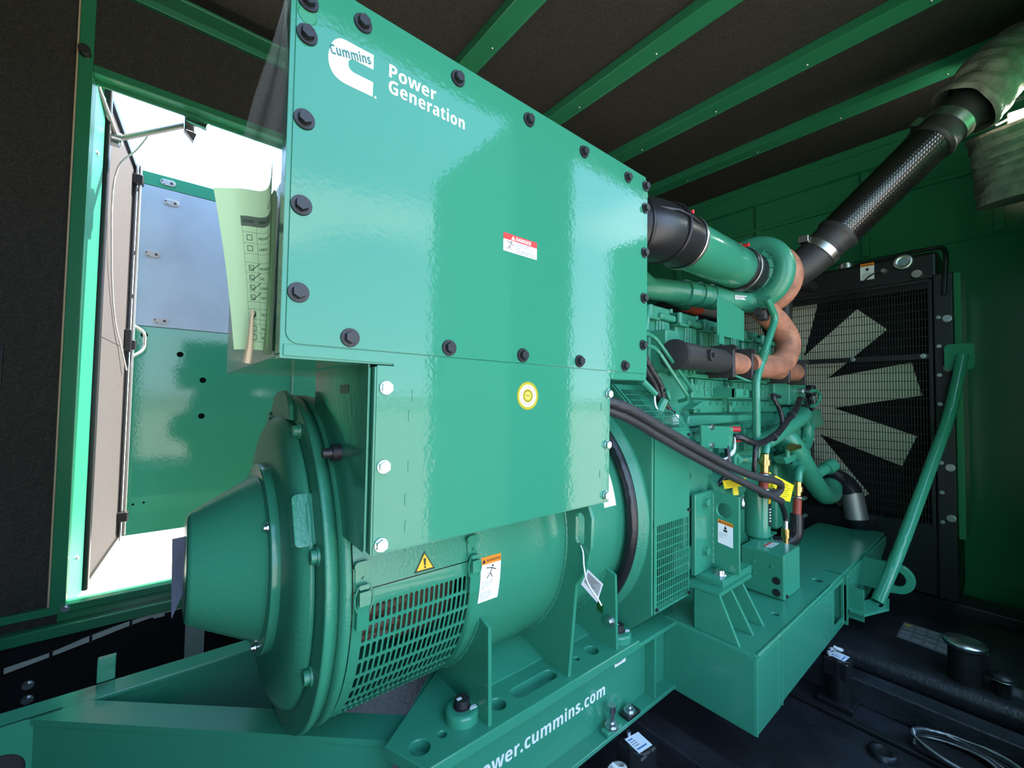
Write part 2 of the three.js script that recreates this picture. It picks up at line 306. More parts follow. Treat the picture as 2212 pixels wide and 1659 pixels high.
// far-side door leaf swung out, grey lining towards us
{
  const a = V(-0.236, 0, -2.40), b = V(-0.183, 0, -3.11), u = b.clone().sub(a).normalize(), n = V(-u.z, 0, u.x), W = a.distanceTo(b);
  const put = (g) => merge([g]).applyMatrix4(new THREE.Matrix4().makeBasis(u, V(0, 1, 0), u.clone().cross(V(0, 1, 0))).setPosition(a));
  const t = thing('door_1', 'open far door leaf with grey felt lining and black edge seals', 'door', [-0.21, -0.797, -2.75]); t.userData.kind = 'structure';
  part(t, 'leaf', put(box(0, W, -0.797, 1.27, -0.045, -0.008, 0.004)), M.trim);
  part(t, 'lining', put(box(0.03, W - 0.03, -0.36 + 0.60, 1.24, -0.009, 0.0)), M.felt);
  part(t, 'lining', put(box(0.03, W - 0.03, -0.765, 0.236, -0.009, 0.002)), M.felt);
  part(t, 'edge_seal', put(box(0.0, 0.03, -0.797, 1.27, -0.012, 0.014, 0.006)), M.rubber);
  part(t, 'edge_seal', put(box(W - 0.035, W, -0.797, 1.27, -0.012, 0.014, 0.006)), M.rubber);
  part(t, 'edge_seal', put(box(0.03, W - 0.03, -0.797, -0.765, -0.012, 0.012, 0.005)), M.rubber);
  part(t, 'edge_seal', put(box(0.03, W - 0.03, 1.24, 1.27, -0.012, 0.012, 0.005)), M.rubber);
  part(t, 'latch_rod', put(rod(V(W - 0.045, -0.76, 0.03), V(W - 0.045, 1.25, 0.03), 0.008)), M.clamp);
  for (const y of [1.17, 0.26, -0.66]) part(t, 'rod_guide', put(box(W - 0.07, W - 0.02, y - 0.025, y + 0.025, 0.0, 0.045, 0.005)), M.black);
  part(t, 'handle', put(pipe([V(W - 0.03, 0.37, 0.03), V(W - 0.01, 0.34, 0.075), V(W - 0.01, 0.24, 0.075), V(W - 0.03, 0.20, 0.03)], 0.007, 0.03)), M.wire);
  part(t, 'latch_box', put(box(W - 0.09, W - 0.04, 0.22, 0.34, 0.0, 0.03, 0.005)), M.black);
  // folding stay between the header and the leaf
  const s = thing('door_stay', 'galvanized folding door stay under the far doorway header', 'door stay', [-0.2, 1.0, -2.36]);
  const k0 = V(-0.285, 1.285, -2.225), k1 = V(-0.205, 1.095, -2.46), k2 = V(0.03, 1.185, -2.31);
  part(s, 'stay_arm', rod(k0, k1, 0.009), M.alu); part(s, 'stay_arm', rod(k1, k2, 0.011), M.alu);
  part(s, 'pivot', rod(k0.clone().add(V(0, 0, -0.02)), k0.clone().add(V(0, 0, 0.025)), 0.017), M.iron);
  part(s, 'pivot', [rod(k1.clone().add(V(-0.02, 0, 0)), k1.clone().add(V(0.015, 0, 0)), 0.026), box(-0.235, -0.195, 1.06, 1.10, -2.47, -2.44, 0.006)], M.zinc);
  part(s, 'release_bracket', [box(0.015, 0.055, 1.145, 1.26, -2.33, -2.29, 0.008), rod(V(0.03, 1.2, -2.3), V(0.10, 1.175, -2.26), 0.016), prismZ([[0.015, 1.15], [0.06, 1.145], [0.05, 1.11]], -2.32, -2.29)], M.zinc);
  part(s, 'pull_cable', spline([k1.clone().add(V(0.1, 0.03, 0.05)), V(-0.14, 1.07, -2.45), V(-0.20, 0.98, -2.48), V(-0.212, 0.6, -2.55), V(-0.205, 0.35, -2.72), V(-0.19, 0.24, -2.86), V(-0.172, 0.12, -3.0)], 0.0035, 70, 8), M.wire);
}
// tall cabinet panel standing beyond the doorway
{
  const z = -3.2, x0 = -0.172, x1 = 0.66, ys = 0.385;
  const t = thing('outdoor_panel', 'tall glossy panel beyond the doorway, sky reflection painted blue-grey above, dark green below', 'panel', [0.2, -0.80, z]);
  const cut = (l) => l.map(([x, y, r]) => circle(x, y, r, 16));
  part(t, 'upper_sheet', prismZ([[x0, ys + 0.003], [x1, ys + 0.003], [x1, 1.21], [x0, 1.21]], z - 0.02, z, [], 0.002), M.skyTinted);
  part(t, 'top_strip', prismZ([[x0, 1.213], [x1, 1.213], [x1, 1.288], [x0, 1.288]], z - 0.02, z + 0.001, [], 0.002), M.green);
  part(t, 'lower_sheet', prismZ([[x0, -0.80], [x1, -0.80], [x1, ys], [x0, ys]], z - 0.02, z, cut([[-0.115, 0.335, 0.016], [0.05, 0.235, 0.016], [0.165, 0.085, 0.017], [0.165, -0.135, 0.017], [-0.13, -0.63, 0.006], [-0.085, -0.625, 0.006]]), 0.001), M.panel);
  part(t, 'backing', box(x0 + 0.005, x1, -0.79, 1.28, z - 0.06, z - 0.03), M.matte);
  for (const [x, y] of [[-0.04, 1.25], [-0.02, 1.135], [-0.095, 0.81], [-0.045, 0.425]]) {
    const k = part(t, 'catch_plate', prismZ(slot(x, y, 0.07, 0.034).reverse(), z, z + 0.006, [circle(x - 0.015, y, 0.010, 12)], 0.001), M.alu);
    part(t, 'catch_pin', rod(V(x + 0.016, y, z + 0.004), V(x + 0.016, y, z + 0.010), 0.008, 0.006, 12), M.iron, { of: k });
  }
  for (const y of [1.17, 0.8, 0.55]) part(t, 'hinge_lug', box(x0 - 0.02, x0, y - 0.012, y + 0.012, z - 0.015, z + 0.01, 0.003), M.iron);
  part(t, 'side_sheet', box(x1 + 0.004, x1 + 0.65, -0.80, 1.288, z - 0.03, z - 0.002), M.green); part(t, 'side_post', box(x1 + 0.004, x1 + 0.03, -0.80, 1.288, z - 0.002, z + 0.012), M.green);
  for (const x of [0.5, 1.15]) part(t, 'stand_leg', box(x, x + 0.06, -1.5, -0.79, z - 0.09, z - 0.03), M.green);
}
single('cardboard_sheet', box(0.0, 0.6, -1.5, -1.494, -5.1, -4.2), M.card, 'tan cardboard sheet lying on the concrete under the panel', 'cardboard');
// camera-side doors swung out square; the polished panels mirror them
for (const [x, lab] of [[1.165, 'green door leaf swung out beside the wide wall post on the camera side'], [2.785, 'green leaf standing out from the outer wall at the radiator end']]) {
  const t = thing('door_' + (x < 2 ? 2 : 3), lab, 'door', [x, -0.80, 0.58]); t.userData.kind = 'structure';
  part(t, 'leaf', box(x - 0.02, x + 0.02, -0.80, 1.24, 0.235, 0.93, 0.004), M.trim);
  part(t, 'handle', box(x - 0.045, x - 0.02, 0.1, 0.25, 0.84, 0.88, 0.005), M.black);
}
// wiring on the far base, and the small parts at the far left
{
  const t = thing('cable_run', 'pale wire bundle tied along the dark base below the far door sill', 'wires', [-0.1, -0.98, WZ + 0.01]);
  for (let k = 0; k < 3; k++) part(t, 'wire', spline([V(-0.40, -0.965 + k * 0.006, WZ + 0.012), V(-0.29, -0.945 + 0.004 * k, WZ + 0.014), V(-0.19, -0.925 + k * 0.007, WZ + 0.016), V(-0.08, -0.903 + k * 0.005, WZ + 0.014), V(0.04, -0.888 + k * 0.005, WZ + 0.012), V(0.3, -0.89 + k * 0.005, WZ + 0.012)], 0.0045, 40, 7), M.wire);
  for (const [x, y] of [[-0.29, -0.94], [-0.19, -0.918], [-0.08, -0.897]]) part(t, 'tie', box(x - 0.004, x + 0.004, y - 0.016, y + 0.018, WZ, WZ + 0.024, 0.002), M.rubber);
  part(t, 'anchor_clip', box(-0.015, 0.022, -0.903, -0.868, WZ, WZ + 0.02, 0.004), M.wire);
  single('grey_post', box(0.085, 0.145, -1.12, -0.90, -2.12, -2.08, 0.004), M.post, 'light grey upright behind the end cowl, under the door sill', 'post');
  const c = thing('black_canister', 'round black canister at the far left edge, by the dark wall', 'canister', [-0.475, -1.12, -1.95]);
  part(c, 'body', lathe([[0, 0], [0.085, 0], [0.085, 0.28], [0.09, 0.30]], V(-0.475, -1.12, -1.95), V(-0.475, 0, -1.95), 32), M.black);
  part(c, 'cap', lathe([[0.09, 0], [0.105, 0.005], [0.105, 0.075], [0.09, 0.085], [0.0, 0.085]], V(-0.475, -0.82, -1.95), V(-0.475, 0, -1.95), 32), M.rubber);
  part(c, 'clamp_band', lathe([[0.07, 0.0], [0.074, 0.004], [0.074, 0.04], [0.07, 0.044], [0, 0.046]], V(-0.475, -0.735, -1.95), V(-0.475, 0, -1.95), 32), M.clamp);
}

// ---------------------------------------------------------------- base frame
{
  const t = thing('base_frame', 'green welded steel base frame with lettered near rail', 'base frame', [1.2, -0.89, -1.03]);
  const chan = (s, x0, x1) => {                      // channel rail; s = 1 near side, -1 far side, mirrored about the centre line
    const Z = (d) => -1.0275 + s * d;
    return [box(x0, x1, -0.687, -0.675, Z(0.2835), Z(0.3435), 0.003), box(x0, x1, -0.875, -0.863, Z(0.2835), Z(0.3435), 0.003), box(x0, x1, -0.865, -0.685, Z(0.2955), Z(0.3035))];
  };
  part(t, 'rail', chan(1, 0.36, 1.235), M.green, { label: 'near channel rail with white web address' });
  part(t, 'rail', chan(-1, -0.75, 1.235), M.green);
  // the slanted member joining the rails at the tail, and the closed tail plate
  part(t, 'slanted_member', [prismY([[-0.11, -1.312], [-0.20, -1.312], [0.36, -0.80], [0.5, -0.735], [0.5, -0.765]], -0.687, -0.675), prismY([[-0.185, -1.312], [-0.195, -1.312], [0.36, -0.805], [0.37, -0.805]], -0.88, -0.687)], M.green);
  part(t, 'tail_plate', prismZ([[-0.75, -0.88], [-0.15, -0.88], [-0.15, -0.675], [-0.75, -0.675]], -1.318, -1.308, [circle(-0.235, -0.765, 0.036, 28)], 0.001), M.green);
  part(t, 'hole_liner', rod(V(-0.235, -0.765, -1.33), V(-0.235, -0.765, -1.322), 0.045), M.iron);
  part(t, 'stop_block', box(-0.105, -0.073, -0.675, -0.62, -1.385, -1.372, 0.002), M.green);
  // wide engine section
  part(t, 'deck_plate', prismY([[1.23, -0.458], [2.94, -0.470], [2.94, -0.588], [2.88, -0.588], [2.88, -0.75], [1.75, -0.75], [1.75, -0.90], [1.23, -0.90]], -0.687, -0.675, [circle(1.94, -0.508, 0.017, 20), circle(1.523, -0.512, 0.010, 14)], 0.002), M.green);
  part(t, 'side_plate', prismZ([[1.23, -0.88], [1.40, -0.88], [1.40, -0.872], [1.93, -0.865], [1.93, -0.686], [1.23, -0.686]], -0.468, -0.457, [], 0.002), M.green);
  part(t, 'side_plate', prismZ([[1.93, -0.865], [2.52, -0.865], [2.90, -0.72], [2.90, -0.686], [1.93, -0.686]], -0.468, -0.457, [[[1.95, -0.84], [2.075, -0.84], [2.075, -0.70], [1.95, -0.70]].reverse()], 0.002), M.green);
  part(t, 'stiffener', box(2.08, 2.09, -0.865, -0.675, -0.52, -0.445, 0.002), M.green);
  part(t, 'front_plate', prismX([[-0.724, -0.88], [-0.46, -0.88], [-0.46, -0.677], [-0.724, -0.677]], 1.225, 1.236, [], 0.002), M.green);
  part(t, 'inner_web', [box(1.24, 2.9, -0.88, -0.69, -0.76, -0.75), box(1.24, 2.9, -0.88, -0.69, -1.32, -1.31), box(1.7, 2.9, -0.70, -0.675, -1.6, -1.31)], M.green);
  for (const [a, b] of [[V(1.232, -0.88, -0.46), V(1.232, -0.677, -0.46)], [V(1.232, -0.88, -0.722), V(1.232, -0.68, -0.722)], [V(1.232, -0.677, -0.722), V(1.232, -0.677, -0.462)], [V(1.24, -0.677, -0.461), V(1.40, -0.677, -0.461)], [V(1.405, -0.677, -0.461), V(1.93, -0.677, -0.462)], [V(1.403, -0.872, -0.457), V(1.403, -0.678, -0.457)]]) {
    const n = 30, pts = []; for (let k = 0; k <= n; k++) { const p = a.clone().lerp(b, k / n); pts.push(p); }
    part(t, 'weld_bead', sweep(pts, (s) => 0.0052 + 0.0011 * Math.sin(s * 95), 8), M.cast);
  }
  part(t, 'end_stiffener', box(1.12, 1.13, -0.865, -0.687, -0.73, -0.69, 0.002), M.green);
  // lettering along the rail web
  part(t, 'web_address', letters('power.cummins.com', 0.030, 0.505, -0.789, -0.7238, 0.428), M.white, { label: 'white web address lettering' });
  // clamp bolts on the lower flange
  const f = (x, n) => { const w = part(t, 'clamp_plate', box(x - 0.03, x + 0.03, -0.863, -0.852, -0.708, -0.684, 0.002), M.green); part(t, 'stud', [rod(V(x, -0.852, -0.695), V(x, -0.80, -0.695), 0.008, 0.008, 14), hexBolt(V(x, -0.851, -0.695), V(0, 1, 0), 0.013, 0.012, 0.018), rod(V(x, -0.812, -0.695), V(x, -0.796, -0.695), 0.013, 0.012, 6)], M.zinc, { of: w }); };
  f(0.925);
  const pd = part(t, 'rubber_pad', box(0.985, 1.04, -0.863, -0.853, -0.715, -0.684, 0.002), M.black);
  part(t, 'stud', [hexBolt(V(1.01, -0.853, -0.699), V(0, 1, 0), 0.011, 0.012, 0.017), rod(V(1.01, -0.85, -0.699), V(1.01, -0.835, -0.699), 0.006, 0.005, 12)], M.zinc, { of: pd });
  // asset sticker by the plate end
  part(t, 'asset_sticker', stickerZ(0.975, 1.025, -0.735, -0.688, -0.7235), print(160, 150, (c, w, h) => { c.fillStyle = '#eef0ee'; c.fillRect(0, 0, w, h); c.fillStyle = '#777'; for (let i = 0; i < 26; i++) c.fillRect(14 + i * 5, 14, 2 + (i * 7 % 3), 56); c.fillStyle = '#222'; c.beginPath(); c.arc(98, 96, 9, 0, 7); c.fill(); c.fillRect(20, 122, 90, 5); }), { uv: true, label: 'white asset sticker with bar code' });
  // lug and strut bracket on the side
  part(t, 'lifting_lug', prismX(shapeOfLug(), 2.40, 2.425, [circle(-0.352, -0.735, 0.033, 26)], 0.002), M.green);
  const br = part(t, 'strut_bracket', prismY([[2.10, -0.455], [2.13, -0.455], [2.30, -0.40], [2.33, -0.385], [2.33, -0.36], [2.22, -0.345], [2.08, -0.395], [2.08, -0.44]], -0.812, -0.802, [slot(2.235, -0.372, 0.055, 0.014)], 0.001), M.green);
  part(t, 'bracket_web', [box(2.10, 2.11, -0.84, -0.72, -0.457, -0.40), box(2.08, 2.2, -0.85, -0.71, -0.457, -0.449, 0.001)], M.green, { of: br });
  for (const [x, y] of [[2.135, -0.755], [2.15, -0.795]]) part(t, 'bolt', hexBolt(V(x, y, -0.449), V(0, 0, 1), 0.011, 0.013), M.zinc, { of: br });
}
function shapeOfLug() { const o = [[-0.458, -0.70], [-0.458, -0.80], [-0.37, -0.80]]; for (let k = 0; k <= 14; k++) { const a = -Math.PI / 2 + k / 14 * Math.PI; o.push([-0.352 + 0.062 * Math.cos(a), -0.735 + 0.062 * Math.sin(a)]); } o.push([-0.40, -0.675], [-0.458, -0.675]); return o; }

// ---------------------------------------------------------------- alternator
const AY = -0.3345, AZ = -1.0275, AR = 0.331, DEG = Math.PI / 180;
const cylP = (x, th, r = AR) => V(x, AY + r * Math.sin(th * DEG), AZ + r * Math.cos(th * DEG));
function wrap(g, r) {                                // (x, arc length, out) laid onto the alternator barrel
  const q = g.index ? g.toNonIndexed() : g, p = q.attributes.position;
  for (let i = 0; i < p.count; i++) { const th = p.getY(i) / AR, R = r + p.getZ(i); p.setXYZ(i, p.getX(i), AY + R * Math.sin(th), AZ + R * Math.cos(th)); }
  q.computeVertexNormals(); return q;
}
const patch = (x0, x1, t0, t1, r) => wrap(new THREE.PlaneGeometry(x1 - x0, (t1 - t0) * DEG * AR, 1, 8).translate((x0 + x1) / 2, (t0 + t1) / 2 * DEG * AR, 0), r);
const warnPrint = (style) => print(220, 440, (c, w, h) => {
  c.fillStyle = '#f4f4f2'; c.fillRect(0, 0, w, h); c.fillStyle = '#f08a1d'; c.fillRect(0, 0, w, 70); c.fillStyle = '#111'; c.font = 'bold 34px sans-serif';
  c.beginPath(); c.moveTo(12, 56); c.lineTo(32, 18); c.lineTo(52, 56); c.fill(); c.fillText('WARNING', 58, 50, 156);
  c.lineWidth = 8; c.strokeStyle = '#111'; c.beginPath();
  if (style === 'shock') { c.arc(130, 96, 10, 0, 7); c.fill(); c.beginPath(); c.moveTo(124, 108); c.lineTo(106, 160); c.lineTo(70, 205); c.moveTo(106, 160); c.lineTo(128, 205); c.moveTo(122, 116); c.lineTo(60, 104); c.moveTo(122, 118); c.lineTo(170, 140); c.stroke(); }
  else { c.moveTo(110, 90); c.lineTo(110, 120); c.stroke(); c.fillRect(92, 120, 36, 30); c.fillRect(82, 160, 56, 36); c.beginPath(); c.moveTo(110, 84); c.lineTo(94, 112); c.lineTo(126, 112); c.fill(); }
  c.fillStyle = '#555'; c.font = '15px sans-serif'; ['Hazardous voltage.', 'Contact will cause', 'severe injury or', 'death.', '', 'Disconnect supply', 'before removing', 'cover. See manual', 'for instructions.'].forEach((s, i) => c.fillText(style === 'shock' ? s : ['Using lifting points', 'may cause severe', 'injury or property', 'damage.', 'See manual.', '', '', '', ''][i], 16, 240 + i * 21));
});
{
  const t = thing('alternator', 'large green alternator barrel with slotted grille and domed tail end', 'alternator', [0.6, -0.675, AZ]);
  const A = (p) => latheX(p, AY, AZ, 96);
  part(t, 'barrel', A([[0.222, 0.29], [0.222, 0.335], [0.240, 0.335], [0.243, 0.331], [0.244, 0.29]]), M.cast);
  part(t, 'barrel', A([[0.489, 0.29], [0.489, 0.331], [1.0, 0.331], [1.0, 0.25]]), M.barrel);
  part(t, 'winding_core', [A([[0.205, 0.10], [0.23, 0.20], [0.30, 0.215], [0.36, 0.205], [0.40, 0.24], [0.50, 0.245]]), ...Array.from({ length: 24 }, (_, k) => rod(cylP(0.235, k * 15, 0.205), cylP(0.40, k * 15 + 9, 0.225), 0.012, 0.012, 8))], M.winding, { label: 'brown varnished windings behind the slots' });
  part(t, 'flange_ring', [A([[0.198, 0.26], [0.199, 0.333], [0.202, 0.337], [0.211, 0.337], [0.211, 0.333], [0.222, 0.333], [0.222, 0.26]])], M.cast);
  // end bell with a stepped dome
  const bell = part(t, 'end_bell', A([[0.166, 0.02], [0.166, 0.19], [0.168, 0.235], [0.170, 0.255], [0.174, 0.271], [0.180, 0.282], [0.188, 0.290], [0.1955, 0.293], [0.1975, 0.285], [0.1985, 0.285], [0.1985, 0.26]]), M.cast);
  for (let k = 0; k < 6; k++) {                      // bolt bosses: pads standing out of the dome with a hex bolt against the flange
    const th = [14, 62, 110, 158, 206, 254, 302, 335][k === 5 ? 7 : k] ;
    const c = cylP(0.183, th, 0.302);
    part(t, 'bolt', hexBolt(V(0.1985, c.y, c.z), V(-1, 0, 0), 0.012, 0.012, 0.016), M.cast, { of: bell });
  }
  part(t, 'cast_pocket', wrap(ext(rrect(-0.018, 0.018, -0.05, 0.05, 0.01), 0.03, []).translate(0.185, 26 * DEG * AR, 0), 0.262), M.cast, { of: bell });
  part(t, 'lifting_tab', prismX([[-1.12, -0.03], [-1.10, -0.005], [-1.06, 0.008], [-1.0, 0.010], [-0.965, 0.0], [-0.94, -0.02], [-0.93, -0.05], [-1.12, -0.05]], 0.190, 0.199, [], 0.002), M.cast, { of: bell });
  const ring = part(t, 'cowl_ring', A([[0.150, 0.10], [0.150, 0.186], [0.153, 0.189], [0.172, 0.189], [0.176, 0.184], [0.176, 0.10]]), M.green);
  // tapered cowl over the exciter
  const cowl = part(t, 'exciter_cowl', A([[0.036, 0.0], [0.036, 0.090], [0.038, 0.098], [0.044, 0.104], [0.148, 0.164], [0.152, 0.164]]), M.barrel);
  for (const th of [32, -70, 150, 250]) { const c = cylP(0.15, th, 0.173); part(t, 'bolt', hexBolt(V(0.150, c.y, c.z), V(-1, 0, 0), 0.006, 0.007), M.zinc, { of: ring }); }
  // vented cover: a rolled sheet with rows of slots
  const x0 = 0.2445, x1 = 0.488, T0 = 2.3, T1 = -72, out = [];
  for (let k = 0; k <= 40; k++) out.push([x0, (T0 + (T1 - T0) * k / 40) * DEG * AR]);
  for (let k = 40; k >= 0; k--) out.push([x1, (T0 + (T1 - T0) * k / 40) * DEG * AR]);
  const holes = [];
  for (let r = 0; r < 11; r++) for (let c = 0; c < 21; c++) { if (r < 1 && (c < 1 || c > 19)) continue; const x = 0.2655 + c * 0.01025; holes.push(rrect(x - 0.0033, x + 0.0033, (-7.3 - r * 6) * DEG * AR, (-2.2 - r * 6) * DEG * AR, 0.0032, 3).reverse()); }
  const cover = part(t, 'vent_cover', wrap(ext(out, 0.0022, holes), 0.3295), M.green, { label: 'rolled cover with rows of ventilation slots' });
  part(t, 'barrel_cover', wrap((() => { const g = new THREE.PlaneGeometry(x1 - x0, 1, 1, 90); const p = g.attributes.position; for (let i = 0; i < p.count; i++) { const s = p.getY(i) + 0.5; p.setXYZ(i, p.getX(i) + (x0 + x1) / 2, (2.6 + s * (287 - 2.6)) * DEG * AR, 0); } return g; })(), 0.331), M.barrel);
  for (const x of [0.258, 0.476]) {                  // over-centre latches
    const L = part(t, 'latch', [wrap(ext(rrect(x - 0.011, x + 0.011, 0.020, 0.052, 0.005), 0.003, [circle(x, 0.036, 0.003, 8)]), 0.331), wrap(ext(rrect(x - 0.010, x + 0.010, -0.045, 0.004, 0.003), 0.010, []), 0.333)], M.green);
    part(t, 'keeper', wrap(ext(slot(x, 0.055, 0.028, 0.014).reverse(), 0.009, []), 0.332), M.green, { of: L });
    part(t, 'clasp', [wrap(ext(rrect(x - 0.009, x + 0.009, -0.004, 0.018, 0.002), 0.016, []), 0.333), wrap(ext(rrect(x - 0.008, x + 0.008, 0.020, 0.027, 0.002), 0.012, []), 0.333)], M.green, { of: L });
    for (const s of [-1, 1]) part(t, 'wire_loop', spline([0.026, 0.012, -0.002, -0.016].map((a, k) => cylP(x + s * [0.008, 0.0145, 0.0145, 0.009][k], a / AR / DEG, AR + 0.012)), 0.0016, 14, 6), M.green, { of: L });
  }
  part(t, 'warning_sticker', patch(0.4985, 0.549, -14.2, 2.2, 0.3316), warnPrint('shock'), { uv: true, label: 'white warning sticker with orange header' });
  part(t, 'warning_sticker', patch(0.895, 0.945, 9, 26, 0.3316), warnPrint('shock'), { uv: true, label: 'white warning sticker half hidden behind the cover' });
  { const k = 0.0006, s = new THREE.Shape(); s.moveTo(0.352, 3.2 * DEG * AR); s.lineTo(0.394, 3.2 * DEG * AR); s.lineTo(0.373, 9.2 * DEG * AR);
    const y = part(t, 'hazard_triangle', wrap(ext(s, k, []), 0.3312), P({ color: lin(0.01, 0.01, 0.01), roughness: 0.4 }), { label: 'yellow warning triangle with exclamation mark' });
    const s2 = new THREE.Shape(); s2.moveTo(0.3565, 3.75 * DEG * AR); s2.lineTo(0.3895, 3.75 * DEG * AR); s2.lineTo(0.373, 8.45 * DEG * AR);
    part(t, 'triangle_face', wrap(ext(s2, k, []), 0.3319), P({ color: lin(0.85, 0.55, 0.02), roughness: 0.4 }), { of: y });
    part(t, 'exclamation_mark', [wrap(ext([[0.3716, 0.0285], [0.3744, 0.0285], [0.3752, 0.0405], [0.3708, 0.0405]], k, []), 0.3325), wrap(ext(circle(0.373, 0.0253, 0.0018, 12).reverse(), k, []), 0.3325)], P({ color: lin(0.01, 0.01, 0.01), roughness: 0.4 }), { of: y }); }
  // feet: upright plates welded to the barrel, standing on a long foot plate
  const tri = (x) => prismX([[-0.72, -0.45], [-0.688, -0.461], [-0.682, -0.652], [-0.93, -0.652], [-0.93, -0.46]], x, x + 0.009, [], 0.001);
  part(t, 'foot_gusset', tri(0.513), M.green); 
  const gr = part(t, 'foot_gusset', tri(0.926), M.green);
  part(t, 'bolt', hexBolt(V(0.926, -0.585, -0.704), V(-1, 0, 0), 0.011, 0.012, 0.016), M.zinc, { of: gr });
  part(t, 'grounding_mark', quad(V(0.9255, -0.572, -0.746), V(0.9255, -0.575, -0.726), V(0.9255, -0.553, -0.726), V(0.9255, -0.55, -0.746)), P({ color: lin(0.01, 0.09, 0.012), roughness: 0.5 }), { uv: true, of: gr, label: 'small green grounding sticker' });
  part(t, 'lifting_plate', prismX([[-0.645, -0.218], [-0.630, -0.243], [-0.620, -0.268], [-0.622, -0.336], [-0.632, -0.373], [-0.666, -0.43], [-0.687, -0.652], [-0.93, -0.652], [-0.93, -0.3], [-0.70, -0.20]], 0.748, 0.758, [rrect(-0.668, -0.642, -0.335, -0.262, 0.0125, 5).reverse()], 0.0012), M.green, { label: 'upright plate with a lifting slot' });
  for (const x of [0.5125, 0.7475, 0.9255]) {        // weld seams where the plates meet the barrel
    const pts = []; for (let k = 0; k <= 60; k++) pts.push(cylP(x, (x > 0.7 && x < 0.8 ? 24 : -22) + k / 60 * (x > 0.7 && x < 0.8 ? -84 : -36), 0.332));
    part(t, 'weld_seam', sweep(pts, (s) => 0.0034 + 0.0009 * Math.sin(s * 170), 7), M.cast);
  }
  const P2 = (o) => o.map(([x, z]) => [x, z]);
  const hl = [circle(0.385, 0.723, 0.019, 22), circle(0.433, 0.724, 0.0085, 14), circle(0.566, 0.721, 0.018, 22), slot(0.672, 0.721, 0.130, 0.034), circle(0.8175, 0.723, 0.0075, 12), circle(0.876, 0.723, 0.018, 22)].map((h) => h.map(([x, z]) => [x, -z]));
  part(t, 'foot_plate', prismY(P2([[0.335, -0.766], [0.372, -0.671], [1.013, -0.671], [1.02, -0.76], [0.98, -0.84], [0.528, -0.905]]), -0.675, -0.651, hl, 0.002), M.green);
  part(t, 'foot_lining', box(0.37, 1.0, -0.6745, -0.6735, -0.745, -0.70), M.cast);
  part(t, 'sloping_pan', [prismX([[-0.775, -0.652], [-0.775, -0.648], [-0.93, -0.61], [-0.93, -0.614]], 0.522, 0.748), prismX([[-0.775, -0.652], [-0.775, -0.648], [-0.93, -0.61], [-0.93, -0.614]], 0.758, 0.926), prismY([[0.375, -0.79], [0.375, -0.785], [0.52, -0.905], [0.51, -0.91]], -0.70, -0.655)], M.green);
  for (const [x, z] of [[0.486, -0.737], [0.975, -0.712]]) {
    const b = part(t, 'mount_boss', lathe([[0, 0.022], [0.026, 0.022], [0.033, 0.020], [0.0345, 0.015], [0.0345, 0]], V(x, -0.651, z), V(x, 0, z), 36), M.green);
    part(t, 'bolt', [rod(V(x, -0.630, z), V(x, -0.627, z), 0.018, 0.018, 20), rod(V(x, -0.629, z), V(x, -0.612, z), 0.0165, 0.0155, 6)], M.boltBlack, { of: b, label: 'black hex bolt with a white paint mark' });
    part(t, 'paint_mark', [box(x - 0.012, x - 0.002, -0.6125, -0.611, z - 0.003, z + 0.003), box(x + 0.008, x + 0.024, -0.6295, -0.628, z + 0.012, z + 0.02)], M.white, { of: b });
  }
  // plastic tag tied to the lifting slot
  // engine adapter with grilles
  const oct = (d) => [[0.3825 - d, -0.245], [0.3825 - d, 0.245], [0.245, 0.3825 - d], [-0.245, 0.3825 - d], [-0.3825, 0.245], [-0.3825, -0.245], [-0.245, -0.3825], [0.245, -0.3825]].map(([a, b]) => [AZ + a, AY + b]);
  const oc = oct(0.0), side = (i, y0, y1) => { const a = oc[i], b = oc[(i + 1) % 8], p = (s, d) => { const z = a[0] + (b[0] - a[0]) * s, y = a[1] + (b[1] - a[1]) * s, l = Math.hypot(z - AZ, y - AY); return [z - (z - AZ) / l * d, y - (y - AY) / l * d]; }; return prismX([p(y0, 0.002), p(y1, 0.002), p(y1, 0.014), p(y0, 0.014)], 1.032, 1.235); };
  part(t, 'adapter_housing', [2, 3, 4, 5, 6, 7].map((i) => side(i, 0, 1)).concat([side(0, 0.51, 1)]), M.cast);   // open behind the two grilles
  part(t, 'adapter_face', prismX(oc, 1.028, 1.036, [circle(AZ, AY, 0.31, 48)]), M.cast);
  part(t, 'coupling_fan', [A([[1.04, 0.0], [1.04, 0.17], [1.20, 0.17], [1.20, 0]]), ...Array.from({ length: 22 }, (_, k) => merge([new THREE.BoxGeometry(0.14, 0.16, 0.006)]).translate(1.13, 0.245, 0).rotateX(k / 22 * Math.PI * 2).translate(0, AY, AZ))], M.iron, { label: 'dark iron coupling fan inside the adapter' });
  part(t, 'adapter_flange', A([[0.985, 0.25], [0.985, 0.345], [0.995, 0.362], [1.008, 0.366], [1.012, 0.374], [1.02, 0.378], [1.032, 0.378], [1.04, 0.36], [1.05, 0.33]]), M.cast);
  for (let k = 0; k < 12; k++) { const th = k * 30 + 22, c = cylP(1.008, th, 0.352); part(t, 'bolt', hexBolt(c, V(-1, 0, 0), 0.009, 0.009), M.cast); }
  const gh = []; for (let r = 0; r < 10; r++) for (let c = 0; c < 17; c++) { const x = 1.054 + c * 0.0102, y = -0.345 - r * 0.0232; gh.push([[x, y], [x, y - 0.0205], [x + 0.0072, y - 0.0205], [x + 0.0072, y]]); }
  const gp = part(t, 'side_grille', prismZ([[1.04, -0.580], [1.23, -0.580], [1.23, -0.088], [1.04, -0.088]], -0.645, -0.6435, gh), M.green, { label: 'side grille plate of the adapter' });
